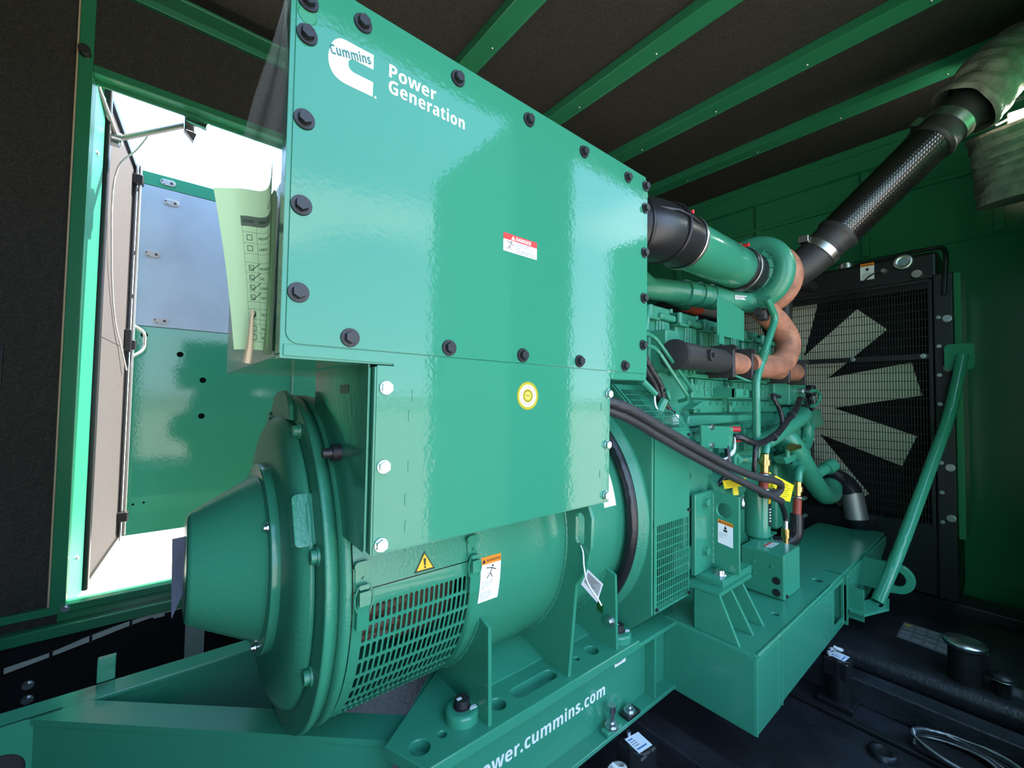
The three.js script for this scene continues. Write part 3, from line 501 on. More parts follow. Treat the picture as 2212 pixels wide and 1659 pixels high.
  for (const [x, y] of [[1.055, -0.10], [1.222, -0.10], [1.222, -0.325], [1.222, -0.57], [1.05, -0.57]]) part(t, 'screw', rod(V(x, y, -0.6435), V(x, y, -0.638), 0.005, 0.004, 12), M.boltBlack, { of: gp });
  // upper grille on the slanted face
  const a = V(1.04, -0.088, -0.645), b = V(1.04, AY + 0.3825, AZ + 0.245), up = b.clone().sub(a), L = up.length(); up.normalize();
  const mt = new THREE.Matrix4().makeBasis(V(1, 0, 0), up, V(1, 0, 0).cross(up)).setPosition(a);
  const uh = []; for (let r = 0; r < 7; r++) for (let c = 0; c < 17; c++) { const x = 0.012 + c * 0.0102, y = 0.012 + r * 0.0232; uh.push([[x, y + 0.0205], [x, y], [x + 0.0072, y], [x + 0.0072, y + 0.0205]].reverse()); }
  const ug = part(t, 'upper_grille', merge([ext([[0, 0], [0.19, 0], [0.19, L], [0, L]], 0.0015, uh)]).applyMatrix4(mt), M.green);
}
{
  // black hose looped round the adapter collar
  const pts = []; for (let k = 0; k <= 60; k++) pts.push(cylP(0.985, 58 - k * 1.95, 0.352));
  single('rubber_trim_hose', sweep(pts, 0.0155, 14), M.rubber, 'ribbed black rubber hose curving round the alternator neck', 'hose');
  // tag on the lifting plate
  const t = thing('tie_tag', 'small grey tag on a white cable tie at the lifting slot', 'tag', [0.75, -0.43, -0.62]);
  part(t, 'cable_tie', spline([V(0.746, -0.335, -0.65), V(0.742, -0.345, -0.64), V(0.735, -0.375, -0.63), V(0.735, -0.405, -0.62), V(0.745, -0.435, -0.60), V(0.75, -0.45, -0.592)], 0.0018, 24, 6), M.white);
  part(t, 'tag_card', quad(V(0.728, -0.412, -0.632), V(0.745, -0.445, -0.60), V(0.755, -0.405, -0.592), V(0.738, -0.378, -0.622)), print(128, 128, (c, w, h) => { c.fillStyle = '#c9cbc8'; c.fillRect(0, 0, w, h); c.fillStyle = '#8d918e'; c.fillRect(10, 14, 108, 84); c.fillStyle = '#555'; for (let i = 0; i < 5; i++) c.fillRect(20, 24 + i * 14, 80 - (i * 13 % 30), 5); }), { uv: true });
}

// ---------------------------------------------------------------- terminal box over the alternator
{
  const t = thing('terminal_box', 'tall green terminal box with white power generation lettering', 'terminal box', [0.52, -0.23, -0.75]);
  const FZ = -0.6;
  part(t, 'box_body', [box(0.112, 0.925, 0.052, 0.30, -1.262, -0.604, 0.003), box(0.30, 0.90, 0.30, 0.55, -1.0, -0.61)], M.green);
  // back sheet with folded edges, carrying the bolted panel
  part(t, 'face_frame', [prismZ([[0.109, 0.050], [0.262, 0.0485], [0.262, 0.044], [0.925, 0.050], [0.932, 0.056], [0.936, 0.545], [0.925, 0.572], [0.109, 0.572]], -0.6045, -0.6022), box(0.1085, 0.1105, 0.055, 0.572, -0.63, -0.603), box(0.1085, 0.93, 0.570, 0.573, -0.64, -0.603), box(0.934, 0.936, 0.06, 0.55, -0.63, -0.603), box(0.109, 0.262, 0.048, 0.051, -0.63, -0.603), box(0.12, 0.92, 0.573, 0.578, -0.625, -0.618, 0.001)], M.green);
  const pan = part(t, 'upper_panel', prismZ(rrect(0.1145, 0.9335, 0.0675, 0.5685, 0.016, 6), -0.602, FZ, [], 0.0007), M.panel, { label: 'polished upper panel held by black bolts' });
  const bk = [[0.128, 0.529], [0.128, 0.483], [0.128, 0.367], [0.128, 0.251], [0.128, 0.135], [0.923, 0.546], [0.922, 0.489], [0.919, 0.374], [0.917, 0.258], [0.914, 0.139]];
  for (let k = 0; k < 5; k++) { bk.push([0.2015 + k * 0.1615, 0.5425], [0.196 + k * 0.1608, 0.0825]); }
  for (const [x, y] of bk) part(t, 'bolt', hexBolt(V(x, y, FZ), V(0, 0, 1), 0.0085, 0.0105, 0.0135), M.boltBlack, { of: pan });
  for (const [x, y] of [[0.128, 0.5105], [0.9225, 0.5265]]) part(t, 'keyhole', [torus(V(x, y, FZ), V(0, 0, 1), 0.0115, 0.0009, 6, 24), rod(V(x, y, FZ - 0.0005), V(x, y, FZ + 0.0004), 0.0108, 0.0108, 20)], M.trim, { of: pan });
  // emblem: a white C with the name across it
  const C = new THREE.Shape(); C.moveTo(0.2185, 0.5045); C.lineTo(0.178, 0.5045); C.bezierCurveTo(0.156, 0.5045, 0.1555, 0.470, 0.1555, 0.470); C.bezierCurveTo(0.1555, 0.452, 0.164, 0.4415, 0.182, 0.4415); C.lineTo(0.2185, 0.4415); C.lineTo(0.2185, 0.4635); C.lineTo(0.194, 0.4635); C.bezierCurveTo(0.186, 0.4635, 0.1825, 0.4665, 0.1825, 0.473); C.bezierCurveTo(0.1825, 0.4795, 0.186, 0.4825, 0.194, 0.4825); C.lineTo(0.2185, 0.4825);
  const em = part(t, 'emblem', merge([ext(C, 0.0005, []).translate(0, 0, FZ), rod(V(0.2225, 0.4425, FZ), V(0.2225, 0.4425, FZ + 0.0005), 0.0018, 0.0018, 12)]), M.white, { of: pan, label: 'white C emblem' });
  const nm = letters('Cummins', 0.0132, 0, 0, FZ + 0.0005, 0.058); nm.rotateZ(0.24).translate(0.1590, 0.4745, 0);
  void em; part(t, 'emblem_lettering', nm, P({ color: lin(0.02, 0.17, 0.14), roughness: 0.3 }), { of: pan });
  part(t, 'lettering', letters('Power', 0.0205, 0.2425, 0.4845, FZ, 0.080), M.white, { of: pan });
  part(t, 'lettering', letters('Generation', 0.0205, 0.2425, 0.4605, FZ, 0.136), M.white, { of: pan });
  part(t, 'danger_sticker', stickerZ(0.467, 0.5505, 0.2725, 0.3065, FZ), print(400, 164, (c, w, h) => {
    c.fillStyle = '#f3f4f2'; c.fillRect(0, 0, w, h); c.fillStyle = '#e03a36'; c.fillRect(0, 0, w, 56); c.fillStyle = '#fff'; c.font = 'bold 46px sans-serif'; c.fillText('DANGER', 142, 45, 196);
    c.beginPath(); c.moveTo(88, 48); c.lineTo(112, 8); c.lineTo(136, 48); c.fill(); c.strokeStyle = '#111'; c.fillStyle = '#111'; c.lineWidth = 6; c.beginPath(); c.arc(92, 68, 7, 0, 7); c.fill(); c.beginPath(); c.moveTo(88, 76); c.lineTo(76, 108); c.lineTo(46, 138); c.moveTo(76, 108); c.lineTo(84, 144); c.moveTo(88, 80); c.lineTo(40, 68); c.moveTo(88, 82); c.lineTo(122, 96); c.stroke();
    c.fillStyle = '#222'; c.font = 'bold 17px sans-serif'; ['Hazardous voltage.', 'Will cause severe injury or', 'death.', 'Do not operate generator set', 'without this cover in place.'].forEach((s, i) => c.fillText(s, 150, 76 + i * 19, 230));
  }), { uv: true, of: pan, label: 'red and white danger sticker' });
  // lower cover: one sheet with the strip under the seam
  const low = part(t, 'lower_cover', prismZ([[0.2365, -0.229], [0.783, -0.229], [0.786, 0.0495], [0.93, 0.052], [0.93, 0.0662], [0.1125, 0.0662], [0.1125, 0.0515], [0.262, 0.0500], [0.262, 0.0465], [0.2365, 0.0465]], -0.6022, FZ - 0.0003, [], 0.0007), M.panel, { label: 'polished lower cover held by plated bolts' });
  part(t, 'side_fold', [box(0.2335, 0.2360, -0.229, 0.044, -0.618, -0.601), box(0.228, 0.2312, -0.224, 0.043, -0.633, -0.612), prismX([[-0.735, -0.229], [-0.616, -0.229], [-0.616, 0.05], [-0.9, 0.05], [-0.9, -0.02]], 0.2288, 0.2315), box(0.236, 0.783, -0.2305, -0.228, -0.63, -0.601), box(0.7815, 0.784, -0.229, 0.05, -0.64, -0.601)], M.green, { of: low });
  part(t, 'box_lower_body', [box(0.245, 0.775, -0.21, 0.055, -0.70, -0.66)], M.green, { of: low });
  for (const [x, y] of [[0.2505, 0.0135], [0.2495, -0.103], [0.2485, -0.2165], [0.778, 0.014], [0.7735, -0.101], [0.769, -0.2145]]) part(t, 'bolt', hexBolt(V(x, y, FZ), V(0, 0, 1), 0.0088, 0.0085, 0.0105), M.zinc, { of: low });
  for (const [x, y] of [[0.295, 0.003], [0.290, -0.029], [0.291, -0.106], [0.287, -0.157], [0.288, -0.197], [0.755, -0.015], [0.752, -0.165]]) part(t, 'louvre_mark', prismZ(slot(x, y, 0.0045, 0.018).reverse(), FZ - 0.0003, FZ + 0.0007), M.panel, { of: low });
  const seal = (c, w) => { const m = w / 2; c.fillStyle = '#b6a821'; c.beginPath(); c.arc(m, m, m, 0, 7); c.fill(); for (let i = 0; i < 40; i++) { const a = i / 40 * Math.PI * 2; c.fillStyle = '#a89812'; c.beginPath(); c.arc(m + Math.cos(a) * m * 0.95, m + Math.sin(a) * m * 0.95, 6, 0, 7); c.fill(); } c.fillStyle = '#f4f0dc'; c.beginPath(); c.arc(m, m, m * 0.8, 0, 7); c.fill(); c.fillStyle = '#a08f14'; c.beginPath(); c.arc(m, m, m * 0.48, 0, 7); c.fill(); c.fillStyle = '#d8cf55'; c.beginPath(); c.arc(m, m, m * 0.30, 0, 7); c.fill(); c.fillStyle = '#7a2b1c'; c.font = 'bold 30px sans-serif'; c.textAlign = 'center'; c.fillText('PTS', m, m + 11);
    const ringText = (s, a0, a1, flip) => [...s].forEach((ch, i) => { const a = a0 + (a1 - a0) * i / (s.length - 1); c.save(); c.translate(m + Math.cos(a) * m * 0.63, m + Math.sin(a) * m * 0.63); c.rotate(a + (flip ? -Math.PI / 2 : Math.PI / 2)); c.font = 'bold 24px sans-serif'; c.fillText(ch, 0, 8); c.restore(); });
    ringText('PROTOTYPE TEST', -Math.PI * 0.97, -Math.PI * 0.03, false); ringText('SUPPORTED', Math.PI * 0.80, Math.PI * 0.20, true); };
  { const g = new THREE.CircleGeometry(0.0268, 48).translate(0.5325, 0.006, FZ + 0.0003); part(t, 'seal_sticker', g, print(256, 256, (c, w) => seal(c, w)), { uv: true, of: low, label: 'round gold prototype test seal' }); }
  part(t, 'data_plate', quad(V(0.2285, 0.005, -0.74), V(0.2285, 0.005, -0.70), V(0.2285, 0.019, -0.70), V(0.2285, 0.019, -0.74)), M.alu, { uv: true });
  const c = part(t, 'side_lock', [rod(V(0.2285, -0.095, -0.733), V(0.214, -0.095, -0.733), 0.014, 0.014, 20), rod(V(0.214, -0.095, -0.733), V(0.20, -0.095, -0.733), 0.010, 0.008, 6)], M.boltBlack); void c;
}
// checklist sheets in a clip on the side of the terminal box, and the loose film above them
{
  const form = print(420, 900, (c, w, h) => {
    c.fillStyle = '#b9d9a6'; c.fillRect(0, 0, w, h); c.fillStyle = '#23332a'; c.font = '40px sans-serif'; c.fillText('GREEN', 285, 120, 135);
    c.fillStyle = '#5c6b58'; c.fillRect(120, 150, 300, 56); c.fillStyle = '#1c241e'; c.font = 'bold 22px sans-serif'; c.fillText('DONE', 130, 186); c.fillText('PROCEDURE', 220, 186);
    const rows = [[270, 'PRESSURE TEST', 1], [330, 'LABELS', 1], [440, 'PROGRAMMED', 2], [495, 'OIL', 2], [550, 'COOLANT', 2], [605, 'TEST READY', 2], [700, 'TESTED', 3], [780, 'PANEL', 0], [830, 'READY TO GO', 0]];
    c.strokeStyle = '#5d7a5e'; c.lineWidth = 2; for (const y of [206, 240, 300, 360, 410, 465, 520, 575, 630, 670, 730, 755, 805, 855]) { c.beginPath(); c.moveTo(125, y); c.lineTo(420, y); c.stroke(); } for (const x of [125, 205, 330]) { c.beginPath(); c.moveTo(x, 150); c.lineTo(x, 855); c.stroke(); }
    c.font = 'bold 19px sans-serif'; c.fillStyle = '#2a3a2e'; for (const [y, s, k] of rows) { c.fillText(s, 212, y + 8, 112); c.strokeStyle = '#20302a'; c.lineWidth = 3; c.strokeRect(148, y - 14, 28, 28); if (k > 1) { c.lineWidth = k > 2 ? 8 : 4; c.beginPath(); c.moveTo(k > 2 ? 176 : 152, y - 8); c.lineTo(k > 2 ? 160 : 164, k > 2 ? y + 26 : y + 12); if (k < 3) c.lineTo(215, y - 28); c.stroke(); } }
    c.lineWidth = 4; c.beginPath(); c.arc(360, 660, 12, 0, 7); c.moveTo(352, 672); c.lineTo(366, 720); c.stroke();
  });
  const sheet = (pts, n, m, name, label, cat, k) => {      // pts: [x, z, yTop, yBottom] from the free edge to the clipped edge
    const pos = [], uv = [], idx = [], N2 = 14; const cu = new THREE.CatmullRomCurve3(pts.map((p) => V(p[0], p[2], p[1]))), cb = new THREE.CatmullRomCurve3(pts.map((p) => V(p[0], p[3], p[1])));
    const mid = pts.map((p) => p); void mid;
    for (let i = 0; i <= n; i++) { const a = cu.getPoint(i / n), b = cb.getPoint(i / n); for (let j = 0; j <= N2; j++) { const q = b.clone().lerp(a, j / N2), s = j / N2; q.x += 0.003 * Math.sin(s * 3.0) * (1 - i / n) + k * (1 - s) * (1 - i / n); pos.push(q.x, q.y, q.z); uv.push(i / n, j / N2); } }
    for (let i = 0; i < n; i++) for (let j = 0; j < N2; j++) { const a = i * (N2 + 1) + j, b = a + N2 + 1; idx.push(a, b, b + 1, a, b + 1, a + 1); }
    const g = new THREE.BufferGeometry(); g.setAttribute('position', new THREE.Float32BufferAttribute(pos, 3)); g.setAttribute('uv', new THREE.Float32BufferAttribute(uv, 2)); g.setIndex(idx); g.computeVertexNormals();
    m.side = THREE.DoubleSide; return single(name, g, m, label, cat, null, true);
  };
  sheet([[0.0396, -0.72, 0.292, 0.065], [0.0714, -0.71, 0.2975, 0.066], [0.1004, -0.69, 0.298, 0.064], [0.1045, -0.672, 0.336, 0.064]], 24, form, 'checklist_sheet', 'green printed checklist with ticked boxes on the box side', 'paper', 0.032);
  sheet([[0.1045, -0.70, 0.285, 0.058], [0.1065, -0.665, 0.29, 0.056], [0.1068, -0.64, 0.27, 0.055]], 8, M.paper.clone(), 'backing_sheet', 'plain green sheet behind the printed checklist', 'paper', 0);
  single('tape_strip', spline([V(0.088, 0.12, -0.685), V(0.087, 0.07, -0.69), V(0.085, 0.045, -0.695)], (s) => 0.002 + 0.003 * s, 10, 6), M.card, 'beige tape end hanging below the checklist', 'tape');
  const f = new THREE.PlaneGeometry(1, 1, 14, 20), p = f.attributes.position;
  for (let i = 0; i < p.count; i++) { const u = p.getX(i) + 0.5, v = p.getY(i) + 0.5, len = 0.012 + 0.10 * (1 - v) ** 1.2; p.setXYZ(i, 0.1065 - 0.042 * u * (1 - v) + 0.003 * Math.sin(u * 9 + v * 4), 0.333 + 0.20 * v - 0.012 * (1 - u) * (1 - v), -0.612 - len * u); }
  f.computeVertexNormals(); M.film.side = THREE.DoubleSide; single('plastic_film', f, M.film, 'clear plastic film hanging off the panel edge', 'plastic film');
  const bp = sheetQuad([V(0.02, -0.375, -1.13), V(0.038, -0.39, -1.06), V(0.037, -0.275, -1.03), V(0.018, -0.295, -1.10)], V(0.022, -0.455, -1.10));
  single('folded_paper', bp, M.bluePaper, 'pale blue paper corner poking out behind the end cowl', 'paper');
}
function sheetQuad(q, tip) { const g = new THREE.BufferGeometry(), pos = []; for (const [a, b, c] of [[q[0], q[1], q[2]], [q[0], q[2], q[3]], [q[0], tip, q[1]]]) pos.push(...a.toArray(), ...b.toArray(), ...c.toArray(), ...a.clone().add(V(-0.0008, 0, -0.0004)).toArray(), ...c.clone().add(V(-0.0008, 0, -0.0004)).toArray(), ...b.clone().add(V(-0.0008, 0, -0.0004)).toArray()); g.setAttribute('position', new THREE.Float32BufferAttribute(pos, 3)); g.computeVertexNormals(); return g; }

// ---------------------------------------------------------------- engine
{
  const t = thing('engine', 'green diesel engine with rust-brown exhaust manifold and turbocharger', 'engine', [1.95, -0.66, -1.03]);
  const BZ = V(0, 0, 1);
  const bolts = (of, list, z, r = 0.008, m = M.cast) => { let first = null; for (const [x, y] of list) { if (!first) { first = part(t, 'bolt', hexBolt(V(x, y, z), BZ, r), m, { of }); first.userData.o = undefined; first.p0 = [x, y]; } else again(first, t, 'bolt', [x - first.p0[0], y - first.p0[1], 0], of || t); } };
  part(t, 'flywheel_housing', [cylX(1.236, 1.40, -0.27, AZ, 0.345, 48), box(1.25, 1.44, -0.46, -0.14, -0.74, -0.668, 0.012)], M.cast);
  bolts(null, [[1.28, -0.17], [1.41, -0.17], [1.28, -0.235], [1.41, -0.245]], -0.668, 0.006);
  part(t, 'oil_pan', [box(1.42, 2.62, -0.64, -0.22, -1.26, -0.80, 0.02), box(1.44, 2.60, -0.245, -0.215, -1.27, -0.785, 0.006), box(2.3, 2.62, -0.62, -0.3, -0.81, -0.76, 0.02)], M.cast);
  const blk = part(t, 'block', [box(1.30, 2.58, -0.22, 0.105, -1.28, -0.79, 0.012), box(1.34, 2.56, -0.115, -0.095, -0.80, -0.772, 0.004), box(1.36, 2.5, 0.088, 0.104, -0.80, -0.765, 0.004)], M.cast);
  // side covers with cast pads
  for (const [x0, x1] of [[1.50, 1.79], [1.80, 2.09], [2.10, 2.40]]) {
    const c = part(t, 'side_cover', [box(x0, x1, 0.012, 0.087, -0.80, -0.774, 0.006), box(x0 + 0.01, x1 - 0.01, -0.045, 0.006, -0.80, -0.770, 0.006)], M.cast);
    const w = x1 - x0;
    part(t, 'cast_pad', [torus(V(x0 + w * 0.16, 0.052, -0.774), BZ, 0.018, 0.004, 8, 22), torus(V(x0 + w * 0.72, 0.045, -0.774), BZ, 0.018, 0.004, 8, 22), box(x0 + w * 0.32, x0 + w * 0.36, 0.022, 0.078, -0.776, -0.768, 0.003), box(x0 + w * 0.5, x0 + w * 0.54, 0.022, 0.078, -0.776, -0.768, 0.003), box(x0 + w * 0.3, x0 + w * 0.62, 0.046, 0.054, -0.776, -0.768, 0.003)], M.cast, { of: c });
    bolts(c, [0.06, 0.25, 0.45, 0.65, 0.85].map((k) => [x0 + w * k, -0.006]), -0.770, 0.006);
    bolts(c, [[x0 + 0.02, 0.076], [x1 - 0.02, 0.076], [x0 + 0.04, -0.034], [x1 - 0.05, -0.032]], -0.770, 0.007);
  }
  part(t, 'side_beam', [prismZ([[1.405, -0.05], [1.395, -0.062], [1.395, -0.080], [1.405, -0.090], [1.49, -0.087], [1.94, -0.077], [1.94, -0.054], [1.49, -0.049]], -0.79, -0.735, [], 0.006), prismZ([[1.45, -0.028], [1.53, 0.0], [1.56, 0.0], [1.5, -0.028]], -0.79, -0.75, [], 0.003)], M.cast);
  bolts(null, [[1.45, -0.05], [1.41, -0.085], [1.55, -0.115], [1.68, -0.115], [1.8, -0.12], [1.92, -0.10], [1.96, -0.135], [2.03, -0.1], [1.88, -0.165], [1.62, -0.165]], -0.772, 0.008);
  part(t, 'crankcase_ribs', [0, 1, 2, 3, 4].map((k) => box(1.46 + k * 0.24, 1.49 + k * 0.24, -0.21, -0.115, -0.80, -0.765, 0.006)), M.cast, { of: blk });
  // head and rocker housings
  const head = part(t, 'cylinder_head', [box(1.26, 2.52, 0.105, 0.222, -1.26, -0.80, 0.008), box(1.27, 1.36, 0.10, 0.24, -0.81, -0.745, 0.006)], M.cast);
  part(t, 'port_runner', [1.40, 1.46, 1.68, 1.74, 1.95, 2.01, 2.2, 2.26].flatMap((x) => [rod(V(x, 0.195, -0.80), V(x, 0.195, -0.755), 0.016), rod(V(x, 0.108, -0.80), V(x, 0.108, -0.755), 0.015)]), M.cast, { of: head });
  bolts(head, [1.40, 1.46, 1.68, 1.74, 1.95, 2.01, 2.2, 2.26].flatMap((x) => [[x, 0.195], [x, 0.108]]), -0.755, 0.010);
  for (let k = 0; k < 6; k++) {
    const x = 1.30 + k * 0.205;
    const c = part(t, 'rocker_housing', [box(x, x + 0.165, 0.222, 0.30, -1.20, -0.84, 0.012), box(x + 0.035, x + 0.175, 0.298, 0.352, -1.18, -0.845, 0.012), box(x + 0.085, x + 0.19, 0.30, 0.325, -1.17, -0.83, 0.008)], M.cast);
    part(t, 'rib', [0.062, 0.082, 0.102].map((d) => rod(V(x + d, 0.226, -0.838), V(x + d, 0.292, -0.838), 0.0065, 0.0065, 10)), M.cast, { of: c });
    part(t, 'hold_down', [rod(V(x + 0.03, 0.30, -0.845), V(x + 0.03, 0.345, -0.845), 0.012, 0.012, 12), box(x - 0.012, x + 0.055, 0.288, 0.298, -0.86, -0.815, 0.004), rod(V(x + 0.01, 0.345, -0.87), V(x + 0.01, 0.36, -0.87), 0.009, 0.009, 10)], M.cast, { of: c });
  }
  part(t, 'rocker_top', prismX([[-1.2, 0.345], [-0.90, 0.345], [-0.93, 0.375], [-1.18, 0.39]], 1.24, 2.50, [], 0.004), M.cast);
  part(t, 'breather_box', box(1.0, 1.30, 0.30, 0.40, -0.98, -0.86, 0.012), M.green);
  part(t, 'heat_shield', [prismZ([[1.59, 0.40], [1.595, 0.405], [1.83, 0.375], [1.83, 0.252], [1.59, 0.252]], -0.725, -0.722, [], 0.001), box(1.6, 1.64, 0.22, 0.26, -0.73, -0.72)], M.green, { label: 'flat green heat shield' });
  // slim fuel lines
  for (const l of [[V(1.11, 0.205, -0.72), V(1.165, 0.198, -0.72), V(1.40, 0.036, -0.72), V(1.42, 0.03, -0.76)], [V(1.11, 0.17, -0.72), V(1.172, 0.164, -0.72), V(1.376, 0.010, -0.72), V(1.40, 0.0, -0.77)], [V(1.15, 0.22, -0.74), V(1.16, 0.30, -0.74), V(1.20, 0.305, -0.8)]]) part(t, 'fuel_line', pipe(l, 0.0065, 0.03, 10), M.green);
  // exhaust manifold
  const mz = -0.715, my = 0.152;
  part(t, 'manifold_log', latheX([[1.275, 0.0], [1.275, 0.040], [1.282, 0.046], [1.60, 0.044], [1.605, 0.0]], my, mz, 36), M.iron, { label: 'black end of the exhaust manifold' });
  part(t, 'manifold_boss', [rod(V(1.42, 0.158, -0.68), V(1.42, 0.158, -0.66), 0.02), rod(V(1.42, 0.158, -0.662), V(1.42, 0.158, -0.652), 0.008, 0.008, 6)], M.iron);
  part(t, 'manifold_log', latheX([[1.605, 0.036], [1.62, 0.042], [1.74, 0.043], [1.775, 0.040], [1.80, 0.044], [2.40, 0.044], [2.46, 0.030], [2.46, 0]], my, mz, 36), M.rust, { label: 'rust-brown middle of the exhaust manifold' });
  part(t, 'manifold_flange', latheX([[1.266, 0], [1.266, 0.050], [1.280, 0.050], [1.280, 0]], my, mz, 30), M.iron);
  for (const x of [1.605, 1.775, 2.19, 2.42]) part(t, 'manifold_flange', [box(x, x + 0.018, my - 0.062, my + 0.062, mz - 0.06, mz + 0.045, 0.006), rod(V(x, my + 0.05, mz + 0.045), V(x + 0.02, my + 0.05, mz + 0.045), 0.009, 0.009, 8)], M.iron);
  for (const x of [1.43, 1.68, 1.95, 2.18]) part(t, 'manifold_branch', rod(V(x, my, mz), V(x, my, -0.80), 0.036, 0.04, 20), x < 1.6 ? M.iron : M.rust);
  part(t, 'exhaust_riser', spline([V(1.80, 0.150, -0.70), V(1.93, 0.152, -0.685), V(2.06, 0.168, -0.675), V(2.16, 0.215, -0.675), V(2.195, 0.29, -0.68), V(2.15, 0.355, -0.70), V(2.06, 0.41, -0.725), V(2.03, 0.47, -0.75)], (s) => 0.046 + 0.008 * s, 50, 22), M.rust, { label: 'rust-brown riser curving up to the turbocharger' });
  part(t, 'riser_clamp', [torus(V(2.04, 0.445, -0.74), V(-0.3, 1, -0.3).normalize(), 0.056, 0.010, 8, 28), box(1.93, 1.975, 0.35, 0.40, -0.715, -0.675, 0.01), rod(V(1.91, 0.385, -0.70), V(1.99, 0.375, -0.70), 0.016)], M.iron);
  // turbocharger
  const tc = V(2.0, 0.572, -0.755), volute = [];
  for (let k = 0; k <= 48; k++) { const a = (-95 + k / 48 * 335) * DEG; volute.push(V(tc.x, tc.y + 0.122 * Math.sin(a), tc.z + 0.122 * Math.cos(a))); }
  const vo = part(t, 'turbo_volute', [sweep(volute, (s) => 0.050 - 0.014 * s, 20), sweep(fillet([V(tc.x, tc.y - 0.12, tc.z + 0.02), V(1.985, 0.448, -0.77), V(1.90, 0.445, -0.80), V(1.66, 0.452, -0.875), V(1.48, 0.455, -0.95), V(1.33, 0.47, -1.05)], 0.08), (s) => 0.050 - 0.006 * s, 20), latheX([[1.955, 0.085], [1.96, 0.10], [1.985, 0.11], [2.03, 0.115], [2.06, 0.10], [2.07, 0.0]], tc.y, tc.z, 40)], M.cast, { label: 'green compressor volute with its outlet pipe' });
  for (let k = 0; k < 14; k++) { const a = k / 14 * Math.PI * 2, c = V(1.962, tc.y + 0.094 * Math.sin(a), tc.z + 0.094 * Math.cos(a)); part(t, 'fin', merge([new THREE.BoxGeometry(0.02, 0.03, 0.005).rotateX(Math.PI / 2 - a)]).translate(c.x, c.y, c.z), M.cast, { of: vo }); }
  for (const [a, b] of [[V(1.80, 0.448, -0.832), V(1.77, 0.449, -0.842)], [V(1.74, 0.450, -0.850), V(1.71, 0.4505, -0.860)], [V(1.68, 0.452, -0.869), V(1.64, 0.452, -0.882)]]) part(t, 'pipe_clamp', rod(a, b, 0.053, 0.053, 26), M.green, { of: vo });
  part(t, 'pipe_label', quad(V(1.845, 0.436, -0.7645), V(1.915, 0.440, -0.7445), V(1.915, 0.458, -0.7445), V(1.845, 0.454, -0.7645)), print(160, 48, (c, w, h) => { c.fillStyle = '#d9d9cf'; c.fillRect(0, 0, w, h); c.fillStyle = '#555'; for (let i = 0; i < 3; i++) c.fillRect(10, 8 + i * 13, 130 - i * 25, 5); }), { uv: true, of: vo });
  part(t, 'turbine_housing', [torus(V(2.11, tc.y - 0.005, tc.z), V(1, 0, 0), 0.118, 0.047, 18, 44), latheX([[2.06, 0.06], [2.10, 0.12], [2.16, 0.10], [2.20, 0.085], [2.20, 0]], tc.y, tc.z, 36), rod(V(2.04, 0.45, -0.75), V(2.09, 0.55, -0.755), 0.062)], M.rust, { label: 'rust-brown turbine housing' });
  part(t, 'bearing_housing', latheX([[2.05, 0.0], [2.05, 0.075], [2.10, 0.075]], tc.y, tc.z, 24), M.iron);
  // charge pipe with orange hose on the far side
  part(t, 'charge_pipe', sweep(fillet([V(1.35, 0.50, -0.93), V(1.55, 0.452, -0.945), V(1.79, 0.436, -0.95)], 0.1), 0.030, 18), M.green);
  const oh = part(t, 'silicone_hose', latheX([[1.785, 0.0], [1.785, 0.034], [1.795, 0.038], [1.81, 0.034], [1.825, 0.039], [1.84, 0.034], [1.855, 0.039], [1.87, 0.034], [1.885, 0.039], [1.90, 0.033], [1.905, 0]], 0.438, -0.95, 24), M.hose, { label: 'orange ribbed silicone hose' }); void oh;
  part(t, 'charge_elbow', rod(V(1.90, 0.44, -0.95), V(2.14, 0.445, -0.95), 0.032), M.alu);
  // turbo drain and vertical pipe with clamp bracket
  part(t, 'drain_pipe', pipe([V(1.895, 0.43, -0.66), V(1.99, 0.36, -0.66), V(1.882, 0.224, -0.66), V(1.779, 0.085, -0.66), V(1.785, -0.16, -0.66), V(1.79, -0.222, -0.66), V(1.57, -0.208, -0.665)], 0.0145, 0.035), M.green);
  part(t, 'drain_collar', [0, 1, 2, 3, 4].map((k) => torus(V(1.868 - k * 0.0075, 0.205 - k * 0.0098, -0.66), V(0.6, 0.8, 0), 0.0150, 0.0032, 6, 20)), M.green);
  part(t, 'drain_flange', [rod(V(1.57, -0.208, -0.70), V(1.57, -0.208, -0.645), 0.024), rod(V(1.57, -0.208, -0.66), V(1.60, -0.21, -0.66), 0.021)], M.cast);
  part(t, 'pipe_bracket', [prismZ([[1.655, 0.052], [1.655, 0.018], [1.80, 0.018], [1.80, 0.048]], -0.70, -0.68, [], 0.002), box(1.655, 1.67, 0.018, 0.052, -0.775, -0.69), hexBolt(V(1.72, 0.036, -0.68), BZ, 0.009)], M.green);
  part(t, 'support_rod', rod(V(1.73, 0.105, -0.72), V(1.80, 0.07, -0.66), 0.005), M.green);
  // gear cover end with sensors
  const gc = part(t, 'gear_cover', [prismZ([[2.42, -0.01], [2.66, -0.01], [2.67, 0.11], [2.60, 0.25], [2.56, 0.25], [2.50, 0.11], [2.42, 0.105]], -1.22, -0.74, [], 0.006), box(2.24, 2.43, -0.01, 0.10, -0.80, -0.748, 0.008), prismZ([[2.50, 0.13], [2.545, 0.23], [2.58, 0.13]], -0.75, -0.728, [], 0.003)], M.cast);
  bolts(gc, [[2.45, 0.09], [2.52, 0.09], [2.60, 0.09], [2.45, 0.01], [2.62, 0.01], [2.50, 0.05]], -0.74, 0.007);
  const sen = part(t, 'sensor', [rod(V(2.53, 0.062, -0.74), V(2.53, 0.062, -0.715), 0.014, 0.014, 6), rod(V(2.53, 0.062, -0.715), V(2.56, 0.06, -0.695), 0.009)], M.zinc); void sen;
